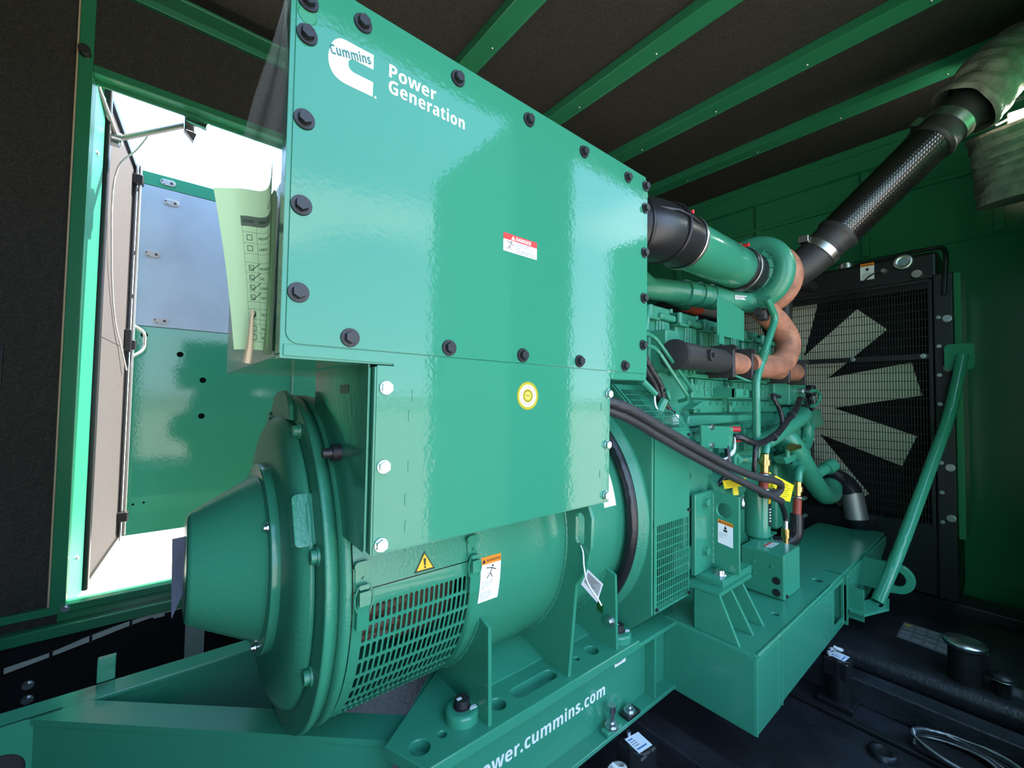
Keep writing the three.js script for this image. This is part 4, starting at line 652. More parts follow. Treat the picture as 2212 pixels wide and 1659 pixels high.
  part(t, 'sensor_lead', spline([V(2.555, 0.06, -0.695), V(2.62, 0.065, -0.68), V(2.66, 0.04, -0.675), V(2.63, 0.0, -0.68), V(2.56, -0.015, -0.685)], 0.009, 30, 8), M.green);
  part(t, 'sensor', [rod(V(2.22, 0.03, -0.77), V(2.22, 0.03, -0.73), 0.010), rod(V(2.235, 0.028, -0.735), V(2.19, 0.028, -0.715), 0.009)], M.zinc);
  // water pump and coolant tubes
  const pm = part(t, 'water_pump', [lathe([[0, 0], [0.115, 0], [0.125, 0.01], [0.125, 0.04], [0.10, 0.06], [0.06, 0.065], [0.055, 0.085], [0, 0.09]], V(2.44, -0.145, -0.80), V(2.44, -0.145, 0), 40), sweep(new THREE.CatmullRomCurve3([V(2.54, -0.06, -0.715), V(2.58, -0.12, -0.71), V(2.56, -0.19, -0.71), V(2.46, -0.235, -0.71), V(2.36, -0.225, -0.71)]).getPoints(30), 0.030, 14), box(2.5, 2.58, -0.62, -0.2, -0.80, -0.77, 0.01)], M.cast);
  bolts(pm, [[2.53, -0.10], [2.55, -0.17], [2.50, -0.185], [2.36, -0.20], [2.35, -0.09], [2.585, -0.06]], -0.705, 0.010);
  part(t, 'coolant_tube', sweep(fillet([V(1.93, -0.17, -0.72), V(1.945, -0.158, -0.68), V(2.36, -0.062, -0.665), V(2.47, -0.045, -0.70), V(2.50, -0.05, -0.78)], 0.07), 0.034, 18), M.cast);
  part(t, 'coolant_tube', sweep(fillet([V(2.19, -0.14, -0.75), V(2.20, -0.16, -0.68), V(2.27, -0.25, -0.655), V(2.42, -0.37, -0.65), V(2.60, -0.475, -0.645), V(2.74, -0.478, -0.645), V(2.80, -0.43, -0.66)], 0.09), 0.043, 20), M.cast);
  part(t, 'tube_flange', [prismZ([[2.06, -0.238], [2.42, -0.222], [2.435, -0.25], [2.10, -0.268]], -0.70, -0.655, [], 0.004), rod(V(2.12, -0.238, -0.66), V(2.12, -0.20, -0.66), 0.010)], M.cast);
  part(t, 'tube_branch', [rod(V(2.44, -0.35, -0.65), V(2.54, -0.305, -0.60), 0.025), rod(V(2.51, -0.32, -0.615), V(2.55, -0.30, -0.595), 0.032)], M.cast);
  part(t, 'thermostat_plate', prismZ([[2.50, -0.045], [2.68, -0.030], [2.76, -0.11], [2.58, -0.135]], -0.69, -0.682, [], 0.002), M.green);
  part(t, 'drain_valve', [rod(V(2.10, -0.193, -0.64), V(2.13, -0.193, -0.64), 0.017), rod(V(2.13, -0.193, -0.64), V(2.20, -0.196, -0.64), 0.013, 0.013, 6), rod(V(2.20, -0.196, -0.64), V(2.235, -0.198, -0.64), 0.009)], M.brass, { label: 'brass drain valve' });
  part(t, 'elbow_fitting', [sweep(fillet([V(1.80, -0.155, -0.70), V(1.80, -0.155, -0.625), V(1.77, -0.165, -0.62), V(1.752, -0.195, -0.62)], 0.04), 0.014, 12), sweep(fillet([V(2.20, -0.285, -0.67), V(2.20, -0.285, -0.625), V(2.13, -0.295, -0.62), V(2.118, -0.34, -0.62)], 0.04), 0.016, 12), rod(V(2.20, -0.285, -0.66), V(2.20, -0.285, -0.63), 0.024)], M.green);
  // starter, filter and the junction plate
  part(t, 'starter_motor', [rod(V(1.40, -0.30, -0.70), V(1.66, -0.305, -0.70), 0.052, 0.052, 32), rod(V(1.66, -0.305, -0.70), V(1.69, -0.305, -0.70), 0.045, 0.03, 32), torus(V(1.53, -0.302, -0.70), V(1, 0, 0), 0.052, 0.004, 8, 32)], M.cast);
  const fl = part(t, 'fuel_filter', lathe([[0, 0], [0.036, 0.0], [0.044, 0.012], [0.045, 0.175], [0.040, 0.19], [0, 0.195]], V(1.80, -0.525, -0.665), V(1.80, 0, -0.665), 32), M.green);
  const fLab = new THREE.CylinderGeometry(0.0456, 0.0456, 0.105, 20, 1, true, -0.25, 0.55).translate(1.80, -0.42, -0.665);
  part(t, 'filter_label', fLab, print(64, 160, (c, w, h) => { c.fillStyle = '#111'; c.fillRect(0, 0, w, h); c.fillStyle = '#f0c419'; c.fillRect(0, 0, w, 30); c.fillStyle = '#eee'; for (let i = 0; i < 5; i++) c.fillRect(14, 60 + i * 17, 40, 8); }), { uv: true, of: fl });
  const jp = part(t, 'junction_plate', prismZ([[1.342, -0.076], [1.575, -0.090], [1.575, -0.168], [1.342, -0.148]], -0.668, -0.660, [], 0.001), M.green, { label: 'dark green terminal plate' });
  for (const [x, y] of [[1.41, -0.085], [1.41, -0.145]]) part(t, 'bolt', hexBolt(V(x, y, -0.66), BZ, 0.007), M.zinc, { of: jp });
  for (const y of [-0.098, -0.135]) part(t, 'terminal_cap', rod(V(1.585, y, -0.675), V(1.60, y, -0.645), 0.011, 0.009, 14), M.red, { of: jp });
  // mounting bracket on its pedestal
  const mb = part(t, 'mount_bracket', [box(1.255, 1.375, -0.53, -0.285, -0.652, -0.638, 0.003), prismX([[-0.642, -0.283], [-0.556, -0.292], [-0.556, -0.53], [-0.642, -0.53]], 1.366, 1.378, [circle(-0.602, -0.343, 0.023, 24)], 0.002), box(1.285, 1.49, -0.556, -0.53, -0.655, -0.568, 0.003)], M.green);
  for (const y of [-0.315, -0.465]) part(t, 'bolt', hexBolt(V(1.315, y, -0.638), BZ, 0.013, 0.013, 0.018), M.cast, { of: mb });
  part(t, 'bolt', hexBolt(V(1.335, -0.53, -0.60), V(0, 1, 0), 0.014, 0.013, 0.020), M.zinc, { of: mb });
  part(t, 'weld_bead', sweep(Array.from({ length: 31 }, (_, k) => V(1.366, -0.29 - k * 0.0075, -0.637)), (s) => 0.005 + 0.0012 * Math.sin(s * 120), 7), M.cast, { of: mb });
  part(t, 'warning_sticker', quad(V(1.3655, -0.445, -0.620), V(1.3655, -0.452, -0.574), V(1.3655, -0.378, -0.574), V(1.3655, -0.371, -0.620)), warnPrint('lift'), { uv: true, of: mb, label: 'white lifting warning sticker' });
  part(t, 'mount_pedestal', [prismX([[-0.632, -0.675], [-0.503, -0.675], [-0.557, -0.556], [-0.632, -0.556]], 1.236, 1.246, [], 0.001), prismX([[-0.632, -0.675], [-0.505, -0.675], [-0.572, -0.556], [-0.632, -0.556]], 1.332, 1.342, [], 0.001), prismX([[-0.632, -0.675], [-0.505, -0.675], [-0.572, -0.556], [-0.632, -0.556]], 1.41, 1.42, [], 0.001), box(1.236, 1.46, -0.56, -0.548, -0.66, -0.557, 0.002), box(1.246, 1.42, -0.675, -0.56, -0.64, -0.632)], M.green);
  part(t, 'lifting_eye', torus(V(1.44, -0.325, -0.575), V(0.3, 0, 1).normalize(), 0.016, 0.005, 8, 24), M.zinc);
  // crank pulley and belts in front of the fan
  part(t, 'fan_drive', [latheX([[2.66, 0.0], [2.66, 0.10], [2.70, 0.10], [2.71, 0.085], [2.74, 0.085], [2.75, 0.10], [2.79, 0.10], [2.80, 0.05], [2.98, 0.05], [3.06, 0.05]], 0.003, AZ, 40), latheX([[2.64, 0.0], [2.64, 0.12], [2.68, 0.12], [2.68, 0]], -0.33, AZ, 40)], M.iron, { label: 'black fan drive pulleys' });
  part(t, 'belt_guard', [box(2.74, 2.76, -0.40, 0.08, -0.80, -0.73, 0.004), box(2.72, 2.78, 0.04, 0.10, -0.82, -0.72, 0.01)], M.black);
  for (const [y, z] of [[0.03, -0.73], [-0.02, -0.725], [-0.14, -0.73], [-0.20, -0.73]]) part(t, 'bolt', hexBolt(V(2.74, y, z), V(-1, 0, 0), 0.009), M.zinc);
}
// ---------------------------------------------------------------- intake
{
  const t = thing('air_intake', 'green intake tube with black rubber boots leading into the turbocharger', 'intake pipe', [1.5, 0.45, -0.75]);
  const y = 0.562, z = -0.752;
  const tube = part(t, 'tube', latheX([[1.37, 0], [1.37, 0.085], [1.84, 0.085], [1.84, 0]], y, z, 48), M.green); void tube;
  const boot = part(t, 'rubber_boot', [sweep(new THREE.CatmullRomCurve3([V(0.92, 0.53, -0.86), V(1.02, 0.535, -0.815), V(1.12, 0.545, -0.775), V(1.20, 0.556, -0.758), V(1.30, y, z), V(1.39, y, z)]).getPoints(40), (s) => 0.098 - 0.008 * Math.max(0, s - 0.6) / 0.4, 32)], M.rubber, { label: 'black ribbed rubber elbow' });
  part(t, 'boot_rib', [torus(V(1.125, 0.545, -0.775), V(1, 0.08, 0.3).normalize(), 0.0985, 0.006, 8, 40), torus(V(1.265, y, z), V(1, 0, 0), 0.097, 0.006, 8, 40), torus(V(1.05, 0.537, -0.80), V(1, 0.05, 0.4).normalize(), 0.0985, 0.006, 8, 40)], M.rubber, { of: boot });
  part(t, 'boot_rib', [sweep([V(1.04, 0.575, -0.713), V(1.13, 0.585, -0.684), V(1.20, 0.592, -0.663), V(1.27, 0.592, -0.660), V(1.33, 0.588, -0.663)], 0.006, 8)], M.rubber, { of: boot });
  part(t, 'hose_clamp', latheX([[1.383, 0.0925], [1.384, 0.0945], [1.397, 0.0945], [1.398, 0.0925], [1.397, 0.086], [1.384, 0.086]], y, z, 48), M.clamp);
  const s = part(t, 'turbo_sleeve', latheX([[1.825, 0.0855], [1.825, 0.090], [1.85, 0.092], [1.865, 0.088], [1.885, 0.0905], [1.905, 0.086], [1.92, 0.09], [1.955, 0.084], [1.955, 0.0]], y, z, 44), M.rubber); void s;
  part(t, 'hose_clamp', latheX([[1.852, 0.092], [1.853, 0.0935], [1.862, 0.0935], [1.863, 0.088]], y, z, 44), M.clamp);
  for (const x of [1.39, 1.857]) part(t, 'clamp_cap', [rod(V(x, y + 0.098, z + 0.005), V(x, y + 0.098, z + 0.04), 0.007), rod(V(x - 0.02, y + 0.10, z - 0.01), V(x - 0.02, y + 0.10, z + 0.015), 0.006)], M.red, { label: 'red clamp screw cap' });
}
// ---------------------------------------------------------------- exhaust
{
  const t = thing('exhaust_flex', 'dark braided flexible exhaust pipe with two steel band clamps', 'exhaust pipe', [2.36, 0.55, -0.45]);
  const a = V(2.295, 0.70, -0.575), b = V(2.50, 1.165, -0.192), d = b.clone().sub(a).normalize(), at = (k) => a.clone().addScaledVector(d, k), L = a.distanceTo(b);
  part(t, 'outlet_elbow', sweep(fillet([V(2.17, tcY(), -0.755), V(2.215, tcY(), -0.73), at(-0.06), at(0.04)], 0.09), 0.078, 28), M.iron);
  part(t, 'band_clamp', [rod(at(-0.02), at(0.012), 0.083, 0.083, 36), box(2.215, 2.245, 0.735, 0.765, -0.64, -0.60, 0.004)], M.clamp);
  part(t, 'flex_end', lathe([[0.079, 0], [0.080, 0.05], [0.088, 0.055], [0.088, 0.07], [0.082, 0.075]], at(0.03), b, 36), M.iron);
  // braid: crossing strips woven round the bellows
  part(t, 'bellows', rod(at(0.095), at(L - 0.06), 0.0815, 0.0815, 40), M.iron);
  const q = new THREE.Quaternion().setFromUnitVectors(V(0, 1, 0), d), s0 = 0.095, sL = L - 0.155, tiles = [], NA = 44, NR = 74;
  for (let j = 0; j < NR; j++) for (let i = 0; i < NA; i++) {
    const th = (i + (j % 2) * 0.5) / NA * Math.PI * 2, g = new THREE.PlaneGeometry(0.0052, 0.0088).rotateX(j % 2 ? 0.16 : -0.16).rotateZ(j % 2 ? 0.62 : -0.62).translate(0, 0, 0.0835 + (j % 2) * 0.0007).rotateY(th).translate(0, s0 + (j + 0.5) / NR * sL, 0);
    tiles.push(g);
  }
  const br = merge(tiles).applyQuaternion(q).translate(a.x, a.y, a.z); const bm = M.braid; bm.side = THREE.DoubleSide;
  part(t, 'braid', br, bm, { stuff: true, label: 'woven metal braid' });
  part(t, 'flex_end', lathe([[0.084, 0], [0.092, 0.008], [0.092, 0.02], [0.084, 0.03], [0.082, 0.07], [0.082, 0.16]], at(L - 0.07), at(L + 1), 36), M.iron);
  part(t, 'band_clamp', [rod(at(L + 0.005), at(L + 0.042), 0.0865, 0.0865, 36)], M.clamp);
  part(t, 'clamp_block', merge([new THREE.BoxGeometry(0.035, 0.04, 0.03)]).applyQuaternion(q).translate(...at(L + 0.02).add(V(-0.03, 0.035, -0.085)).toArray()), M.clamp);
  const e = thing('insulated_elbow', 'grey cloth-wrapped exhaust elbow below the roof', 'insulation wrap', [2.62, 0.9, -0.05]);
  const p = [at(L + 0.09), at(L + 0.17), V(2.60, 1.375, -0.045), V(2.66, 1.44, 0.03), V(2.76, 1.46, 0.10)];
  const cp = new THREE.CatmullRomCurve3(p).getPoints(40);
  const wob = sweep(cp, (s) => 0.118 + 0.006 * Math.sin(s * 23) + 0.004 * Math.sin(s * 51), 40, false); dent(wob, 0.006);
  M.cloth.side = THREE.DoubleSide;
  part(e, 'wrap', wob, M.cloth);
  part(e, 'seam', spline([at(L + 0.09).add(V(0.03, 0.0, 0.115)), at(L + 0.16).add(V(0.05, 0.03, 0.112)), V(2.67, 1.42, 0.07)], 0.004, 20, 6), M.matte);
  part(e, 'inner_pipe', rod(at(L + 0.08), at(L + 0.3), 0.082, 0.082, 32), M.iron);
  part(e, 'tie_strap', rod(V(2.60, 1.155, -0.05), V(2.67, 1.205, 0.01), 0.004), M.clamp);
  const c = thing('insulated_drop', 'dark wrapped cylinder hanging below the exhaust elbow', 'insulation wrap', [2.85, 0.87, 0.0]);
  const w2 = sweep(new THREE.CatmullRomCurve3([V(2.74, 1.20, -0.015), V(2.79, 1.06, 0.0), V(2.82, 0.90, 0.01)]).getPoints(24), (s) => 0.125 + 0.004 * Math.sin(s * 40), 36); dent(w2, 0.006);
  part(c, 'wrap', w2, M.cloth);
}
{
  const t = thing('work_lamp', 'bright LED lamp beside the wrapped exhaust elbow', 'lamp', [2.70, 1.17, -0.005]);
  part(t, 'housing', box(2.69, 2.73, 1.185, 1.235, -0.02, 0.06, 0.008), M.clamp);
  part(t, 'lens', box(2.682, 2.69, 1.192, 1.228, -0.012, 0.05, 0.003), new THREE.MeshStandardMaterial({ color: 0x223344, emissive: 0xdfe9ff, emissiveIntensity: 1.2 }));
  const l = new THREE.PointLight(0xf3efe4, 0.25, 0, 2); l.position.set(2.66 - t.B.x, 1.21 - t.B.y, 0.02 - t.B.z); l.castShadow = true; t.add(l);
}
function tcY() { return 0.57; }
function dent(g, k) { const p = g.attributes.position; for (let i = 0; i < p.count; i++) { const x = p.getX(i), y = p.getY(i), z = p.getZ(i), s = k * Math.sin(x * 31 + y * 17) * Math.sin(y * 23 - z * 29 + 1.3) + 0.35 * k * Math.sin(z * 53 + x * 37 - y * 20); p.setXYZ(i, x + s, y + s * 0.6, z + s); } g.computeVertexNormals(); }
// ---------------------------------------------------------------- radiator and fan
{
  const t = thing('radiator', 'tall black radiator with wire fan guard, header tank and filler cap', 'radiator', [3.1, -0.95, AZ]);
  const z0 = -1.85, z1 = -0.205;
  part(t, 'header_tank', box(2.98, 3.28, 0.64, 0.785, z0, z1 - 0.05, 0.02), M.black);
  part(t, 'side_frame', box(2.97, 3.3, -0.95, 0.66, z1 - 0.07, z1, 0.006), M.black); part(t, 'side_frame', box(2.97, 3.3, -0.95, 0.66, z0, z0 + 0.07, 0.006), M.black);
  part(t, 'shroud', box(3.0, 3.02, 0.60, 0.66, z0 + 0.07, z1 - 0.07), M.black); part(t, 'shroud', box(3.0, 3.02, -0.95, -0.60, z0 + 0.07, z1 - 0.07), M.black);
  part(t, 'core', box(3.2, 3.26, -0.62, 0.64, z0 + 0.06, z1 - 0.06), M.matte);
  const gz0 = AZ - 0.735, gz1 = -0.292, bars = [];
  for (let z = gz0; z <= gz1 + 1e-6; z += 0.01155) { bars.push(box(2.991, 2.994, -0.61, 0.632, z - 0.0014, z + 0.0014)); }
  for (let y = -0.605; y <= 0.635; y += 0.0455) bars.push(box(2.988, 2.991, y - 0.0015, y + 0.0015, gz0, gz1));
  part(t, 'fan_guard', bars, M.black, { stuff: true, label: 'black wire fan guard' });
  part(t, 'guard_frame', [box(2.98, 2.995, -0.62, 0.64, gz1, gz1 + 0.012), box(2.98, 2.995, 0.235, 0.262, gz0, gz1), box(2.98, 2.995, -0.625, -0.605, gz0, gz1), box(2.98, 2.995, 0.628, 0.645, gz0, gz1)], M.black);
  for (const [y, z] of [[0.25, -0.60], [0.25, -0.315]]) part(t, 'bolt', hexBolt(V(2.98, y, z), V(-1, 0, 0), 0.008), M.zinc);
  for (let k = 0; k < 5; k++) part(t, 'bolt', hexBolt(V(2.97, 0.43 - k * 0.245, z1 - 0.022), V(-1, 0, 0), 0.016, 0.014, 0.018), M.zinc);
  for (let k = 0; k < 8; k++) part(t, 'bolt', hexBolt(V(2.97, 0.44 - k * 0.145, z1 - 0.052), V(-1, 0, 0), 0.006), M.zinc);
  const cap = part(t, 'filler_cap', lathe([[0, 0.012], [0.022, 0.012], [0.024, 0.018], [0.036, 0.018], [0.042, 0.010], [0.042, 0]], V(2.98, 0.752, -0.384), V(0, 0.752, -0.384), 32), M.clamp);
  part(t, 'sight_glass', rod(V(2.968, 0.752, -0.384), V(2.962, 0.752, -0.384), 0.021, 0.019, 24), M.glass, { of: cap });
  part(t, 'side_filler', [rod(V(3.05, 0.785, -0.64), V(3.05, 0.81, -0.64), 0.045), rod(V(3.05, 0.81, -0.64), V(3.05, 0.82, -0.64), 0.03)], M.clamp);
  part(t, 'fitting', [rod(V(2.98, 0.72, -0.46), V(2.95, 0.72, -0.46), 0.014, 0.012, 6), rod(V(2.98, 0.672, -0.33), V(2.945, 0.672, -0.33), 0.02)], M.clamp);
  part(t, 'overflow_hose', sweep(fillet([V(3.04, 0.80, -0.60), V(3.02, 0.808, -0.30), V(3.0, 0.80, -0.235), V(2.965, 0.74, -0.225), V(2.955, 0.55, -0.235)], 0.05), 0.010, 10), M.rubber);
  part(t, 'lead', spline([V(2.955, 0.725, -0.47), V(2.95, 0.70, -0.52), V(2.95, 0.645, -0.57), V(2.96, 0.60, -0.68)], 0.004, 20, 6), M.rubber);
  part(t, 'warning_sticker', quad(V(2.979, 0.69, -0.562), V(2.979, 0.69, -0.502), V(2.979, 0.782, -0.502), V(2.979, 0.782, -0.562)), print(120, 160, (c, w, h) => { c.fillStyle = '#eeeeec'; c.fillRect(0, 0, w, h); c.fillStyle = '#f08a1d'; c.fillRect(0, 0, w, 30); c.fillStyle = '#222'; c.font = 'bold 20px sans-serif'; c.fillText('WARNING', 14, 23, 96); c.beginPath(); for (let i = 0; i < 10; i++) { const a = i / 10 * Math.PI * 2, r = i % 2 ? 10 : 24; c.lineTo(60 + Math.cos(a) * r, 60 + Math.sin(a) * r); } c.fill(); c.fillStyle = '#888'; for (let i = 0; i < 5; i++) c.fillRect(14, 96 + i * 12, 80 - i * 7 % 20, 4); }), { uv: true, label: 'white warning sticker on the header tank' });
  part(t, 'side_channel', box(3.0, 3.3, -0.65, 0.66, z1, z1 + 0.025, 0.003), M.trim);
  const f = thing('cooling_fan', 'cream bladed cooling fan behind the wire guard', 'fan', [3.08, -0.69, AZ]);
  part(f, 'hub', latheX([[3.03, 0.0], [3.03, 0.15], [3.05, 0.19], [3.10, 0.19], [3.10, 0]], 0.003, AZ, 40), M.iron);
  let b0 = null;
  for (let k = 0; k < 11; k++) {
    const a = (11.3 + k * 360 / 11) * DEG, g = merge([new THREE.BoxGeometry(0.006, 0.52, 0.182, 1, 6, 4)]), p = g.attributes.position;
    for (let i = 0; i < p.count; i++) { const w = p.getZ(i); p.setX(i, p.getX(i) + 0.012 * (w / 0.089) ** 2 - 0.012); if (p.getY(i) > 0.2) p.setY(i, p.getY(i) + 0.0 * w); }
    g.computeVertexNormals(); g.rotateY(0.2).translate(0, 0.43, 0).rotateX(Math.PI / 2 - a);
    b0 = part(f, 'blade', g.translate(3.075, 0.003, AZ), M.cream); void b0;
  }
  const h = thing('coolant_hose', 'grey-black lower radiator hose with band clamp', 'hose', [2.88, -0.70, -0.60]);
  part(h, 'hose', sweep(fillet([V(2.79, -0.437, -0.66), V(2.85, -0.40, -0.655), V(2.90, -0.46, -0.60), V(2.90, -0.63, -0.575), V(2.97, -0.66, -0.56), V(3.1, -0.66, -0.55)], 0.07), 0.050, 20), M.rubber);
  part(h, 'pipe_sleeve', rod(V(2.90, -0.48, -0.598), V(2.90, -0.62, -0.577), 0.0515, 0.0515, 28), M.alu);
  part(h, 'band_clamp', rod(V(2.815, -0.42, -0.66), V(2.835, -0.409, -0.658), 0.053, 0.053, 28), M.clamp);
  const v = thing('upper_pipe', 'dark upright pipe between the engine and the guard', 'pipe', [2.62, 0.2, -0.83]);
  part(v, 'tube', pipe([V(2.62, 0.20, -0.83), V(2.62, 0.60, -0.82), V(2.80, 0.70, -0.80), V(2.99, 0.70, -0.79)], 0.034, 0.08, 18), M.iron);
  part(v, 'clip', [torus(V(2.62, 0.30, -0.829), V(0, 1, 0), 0.035, 0.004, 6, 24)], M.clamp);
}
{
  const t = thing('radiator_strut', 'bent green steel strut from the base frame up to the radiator side', 'strut', [2.28, -0.80, -0.39]);
  part(t, 'tube', sweep(fillet([V(2.255, -0.80, -0.385), V(2.35, -0.62, -0.335), V(2.80, -0.04, -0.21), V(2.90, 0.235, -0.172)], 0.12), 0.0225, 18), M.green);
  part(t, 'end_tab', prismX(rrect(-0.235, -0.135, 0.17, 0.295, 0.02), 2.91, 2.918), M.green);
}

// ---------------------------------------------------------------- small equipment
{
  const t = thing('heater_box', 'small green junction box on the deck with two round black plugs', 'junction box', [1.72, -0.675, -0.59]);
  part(t, 'box', box(1.642, 1.80, -0.674, -0.522, -0.662, -0.523, 0.004), M.green);
  part(t, 'front_cover', box(1.639, 1.643, -0.670, -0.526, -0.660, -0.526, 0.001), M.green);
  for (const y of [-0.612, -0.652]) part(t, 'plug', rod(V(1.639, y, -0.546), V(1.635, y, -0.546), 0.0125, 0.012, 24), M.rubber);
  for (const [y, z] of [[-0.567, -0.618], [-0.569, -0.56], [-0.609, -0.618]]) part(t, 'stud', rod(V(1.639, y, z), V(1.634, y, z), 0.006, 0.004, 12), M.green);
  part(t, 'screw', rod(V(1.66, -0.662, -0.523), V(1.66, -0.662, -0.517), 0.006, 0.005, 12), M.boltBlack);
  part(t, 'sticker', quad(V(1.688, -0.5219, -0.607), V(1.695, -0.5219, -0.58), V(1.77, -0.5219, -0.58), V(1.763, -0.5219, -0.607)), print(64, 128, (c, w, h) => { c.fillStyle = '#ececea'; c.fillRect(0, 0, w, h); c.fillStyle = '#c33'; c.fillRect(0, 0, 20, h); c.fillStyle = '#777'; for (let i = 0; i < 7; i++) c.fillRect(26, 14 + i * 15, 30, 6); }), { uv: true, label: 'white sticker with red edge' });
  const b = thing('filter_bracket', 'folded green bracket behind the junction box', 'bracket', [1.88, -0.675, -0.66]);
  part(b, 'plate', [box(1.80, 1.95, -0.675, -0.515, -0.70, -0.692, 0.002), prismX([[-0.70, -0.675], [-0.60, -0.675], [-0.69, -0.515], [-0.70, -0.515]], 1.945, 1.953), box(1.80, 1.93, -0.532, -0.524, -0.70, -0.64, 0.002)], M.green);
}
{
  // battery cables from the terminal box to the starter
  const t = thing('starter_cables', 'two thick grey-black cables sagging from the terminal box to the starter', 'cables', [1.3, -0.37, -0.59]);
  part(t, 'cable', spline([V(0.70, 0.03, -0.66), V(0.775, 0.005, -0.625), V(0.84, -0.018, -0.59), V(0.961, -0.068, -0.575), V(1.106, -0.118, -0.575), V(1.377, -0.205, -0.58), V(1.58, -0.258, -0.58), V(1.72, -0.285, -0.575), V(1.775, -0.305, -0.575), V(1.785, -0.325, -0.58), V(1.74, -0.338, -0.585), V(1.66, -0.33, -0.60)], 0.0125, 90, 12), M.cable);
  part(t, 'cable', spline([V(0.70, 0.015, -0.68), V(0.775, -0.012, -0.645), V(0.84, -0.035, -0.605), V(0.961, -0.086, -0.588), V(1.106, -0.139, -0.588), V(1.36, -0.225, -0.59), V(1.56, -0.292, -0.585), V(1.69, -0.335, -0.58), V(1.79, -0.368, -0.578)], 0.0125, 90, 12), M.cable);
  single('fuel_hose', spline([V(1.76, -0.345, -0.60), V(1.83, -0.375, -0.60), V(1.88, -0.42, -0.60), V(1.90, -0.455, -0.60), V(1.90, -0.47, -0.60)], 0.0095, 30, 10), M.rubber, 'thin black hose dropping to a brass fitting by the filter', 'hose');
  const br = thing('brass_fitting', 'brass hose fitting at the lower end of the thin black hose', 'fitting', [1.90, -0.54, -0.60]);
  part(br, 'ferrule', rod(V(1.90, -0.465, -0.60), V(1.90, -0.495, -0.60), 0.010, 0.010, 14), M.zinc);
  part(br, 'hex', [rod(V(1.90, -0.495, -0.60), V(1.90, -0.53, -0.60), 0.0155, 0.0155, 6), rod(V(1.90, -0.53, -0.60), V(1.90, -0.552, -0.60), 0.010, 0.010, 12)], M.brass);
  // heater hoses with shut-off valves
  const lab = ['red heater hose with brass valve hidden behind the yellow tag', 'red and black heater hose with brass valve standing by the coolant tube'];
  [[1.752, -0.195, -0.265, -0.33, null], [2.118, -0.34, -0.40, -0.485, -0.60]].forEach(([x, y0, y1, y2, y3], i) => {
    const h = thing('heater_hose', lab[i], 'hose', [x, y3 || y2, -0.62], 'heater hoses with valves');
    part(h, 'valve', [rod(V(x, y0, -0.62), V(x - 0.006, y1, -0.62), 0.016, 0.014, 12), rod(V(x - 0.002, y0 - 0.02, -0.62), V(x - 0.003, y0 - 0.04, -0.62), 0.021, 0.021, 8), box(x + 0.014, x + 0.024, y1 + 0.002, y0 - 0.01, -0.625, -0.612, 0.003)], M.brass);
    part(h, 'red_section', rod(V(x - 0.006, y1, -0.62), V(x - 0.02, y2, -0.62), 0.0165, 0.0165, 16), M.redHose);
    for (const y of [y1 - 0.006, y2 + 0.006]) part(h, 'worm_clamp', [torus(V(x - 0.008 - (y1 - y) * 0.15, y, -0.62), V(0.1, 1, 0).normalize(), 0.0185, 0.004, 8, 24), rod(V(x - 0.02, y, -0.597), V(x + 0.01, y, -0.595), 0.007, 0.007, 12)], M.zinc);
    if (y3) part(h, 'black_section', sweep(fillet([V(x - 0.02, y2 + 0.01, -0.62), V(x - 0.03, y3 + 0.03, -0.62), V(x - 0.05, y3, -0.65), V(x - 0.10, y3 - 0.005, -0.72)], 0.05), 0.026, 18), M.rubber);
  });
  // yellow paper tags
  const tagPrint = (rot) => print(200, 160, (c, w, h) => { c.fillStyle = '#f2dd2c'; c.fillRect(0, 0, w, h); c.fillStyle = '#8f7f14'; for (let i = 0; i < 6; i++) c.fillRect(rot ? 90 : 20, 22 + i * 20, 70 + (i * 17 % 25), 5); });
  const tg = single('paper_tag', quad(V(1.715, -0.345, -0.606), V(1.92, -0.392, -0.59), V(1.985, -0.335, -0.596), V(1.75, -0.257, -0.612)), tagPrint(true), 'yellow paper tag beside the cable loop', 'tag', null, true); void tg;
  const tg2 = single('paper_tag', quad(V(1.44, -0.289, -0.632), V(1.60, -0.296, -0.628), V(1.60, -0.268, -0.628), V(1.425, -0.26, -0.632)), tagPrint(false), 'yellow paper tag lying on the starter motor', 'tag', null, true); sub(tg2, 'tail', quad(V(1.49, -0.316, -0.625), V(1.525, -0.318, -0.622), V(1.53, -0.288, -0.628), V(1.495, -0.286, -0.63)), M.yellow, { uv: true });
  // wiring harness on the engine side
  const w = thing('wiring_harness', 'black sleeved wiring harness looping over the coolant tube', 'harness', [1.9, -0.26, -0.64]);
  part(w, 'sleeve', spline([V(2.24, 0.02, -0.645), V(2.10, -0.035, -0.625), V(1.99, -0.075, -0.62), V(1.90, -0.115, -0.62), V(1.83, -0.135, -0.622), V(1.74, -0.152, -0.625), V(1.67, -0.148, -0.63), V(1.60, -0.128, -0.645), V(1.58, -0.125, -0.66)], 0.0125, 60, 10), M.rubber);
  part(w, 'branch', spline([V(2.20, 0.028, -0.715), V(1.915, 0.02, -0.645), V(1.945, -0.02, -0.635), V(1.965, -0.065, -0.63), V(1.92, -0.11, -0.62), V(1.84, -0.14, -0.62)], 0.009, 50, 9), M.rubber);
  part(w, 'branch', spline([V(1.69, -0.15, -0.625), V(1.662, -0.175, -0.62), V(1.655, -0.22, -0.62), V(1.66, -0.262, -0.625)], 0.008, 30, 9), M.rubber);
  part(w, 'branch', spline([V(2.24, 0.02, -0.645), V(2.32, 0.02, -0.65), V(2.42, -0.005, -0.67), V(2.52, -0.02, -0.69)], 0.008, 24, 8), M.rubber);
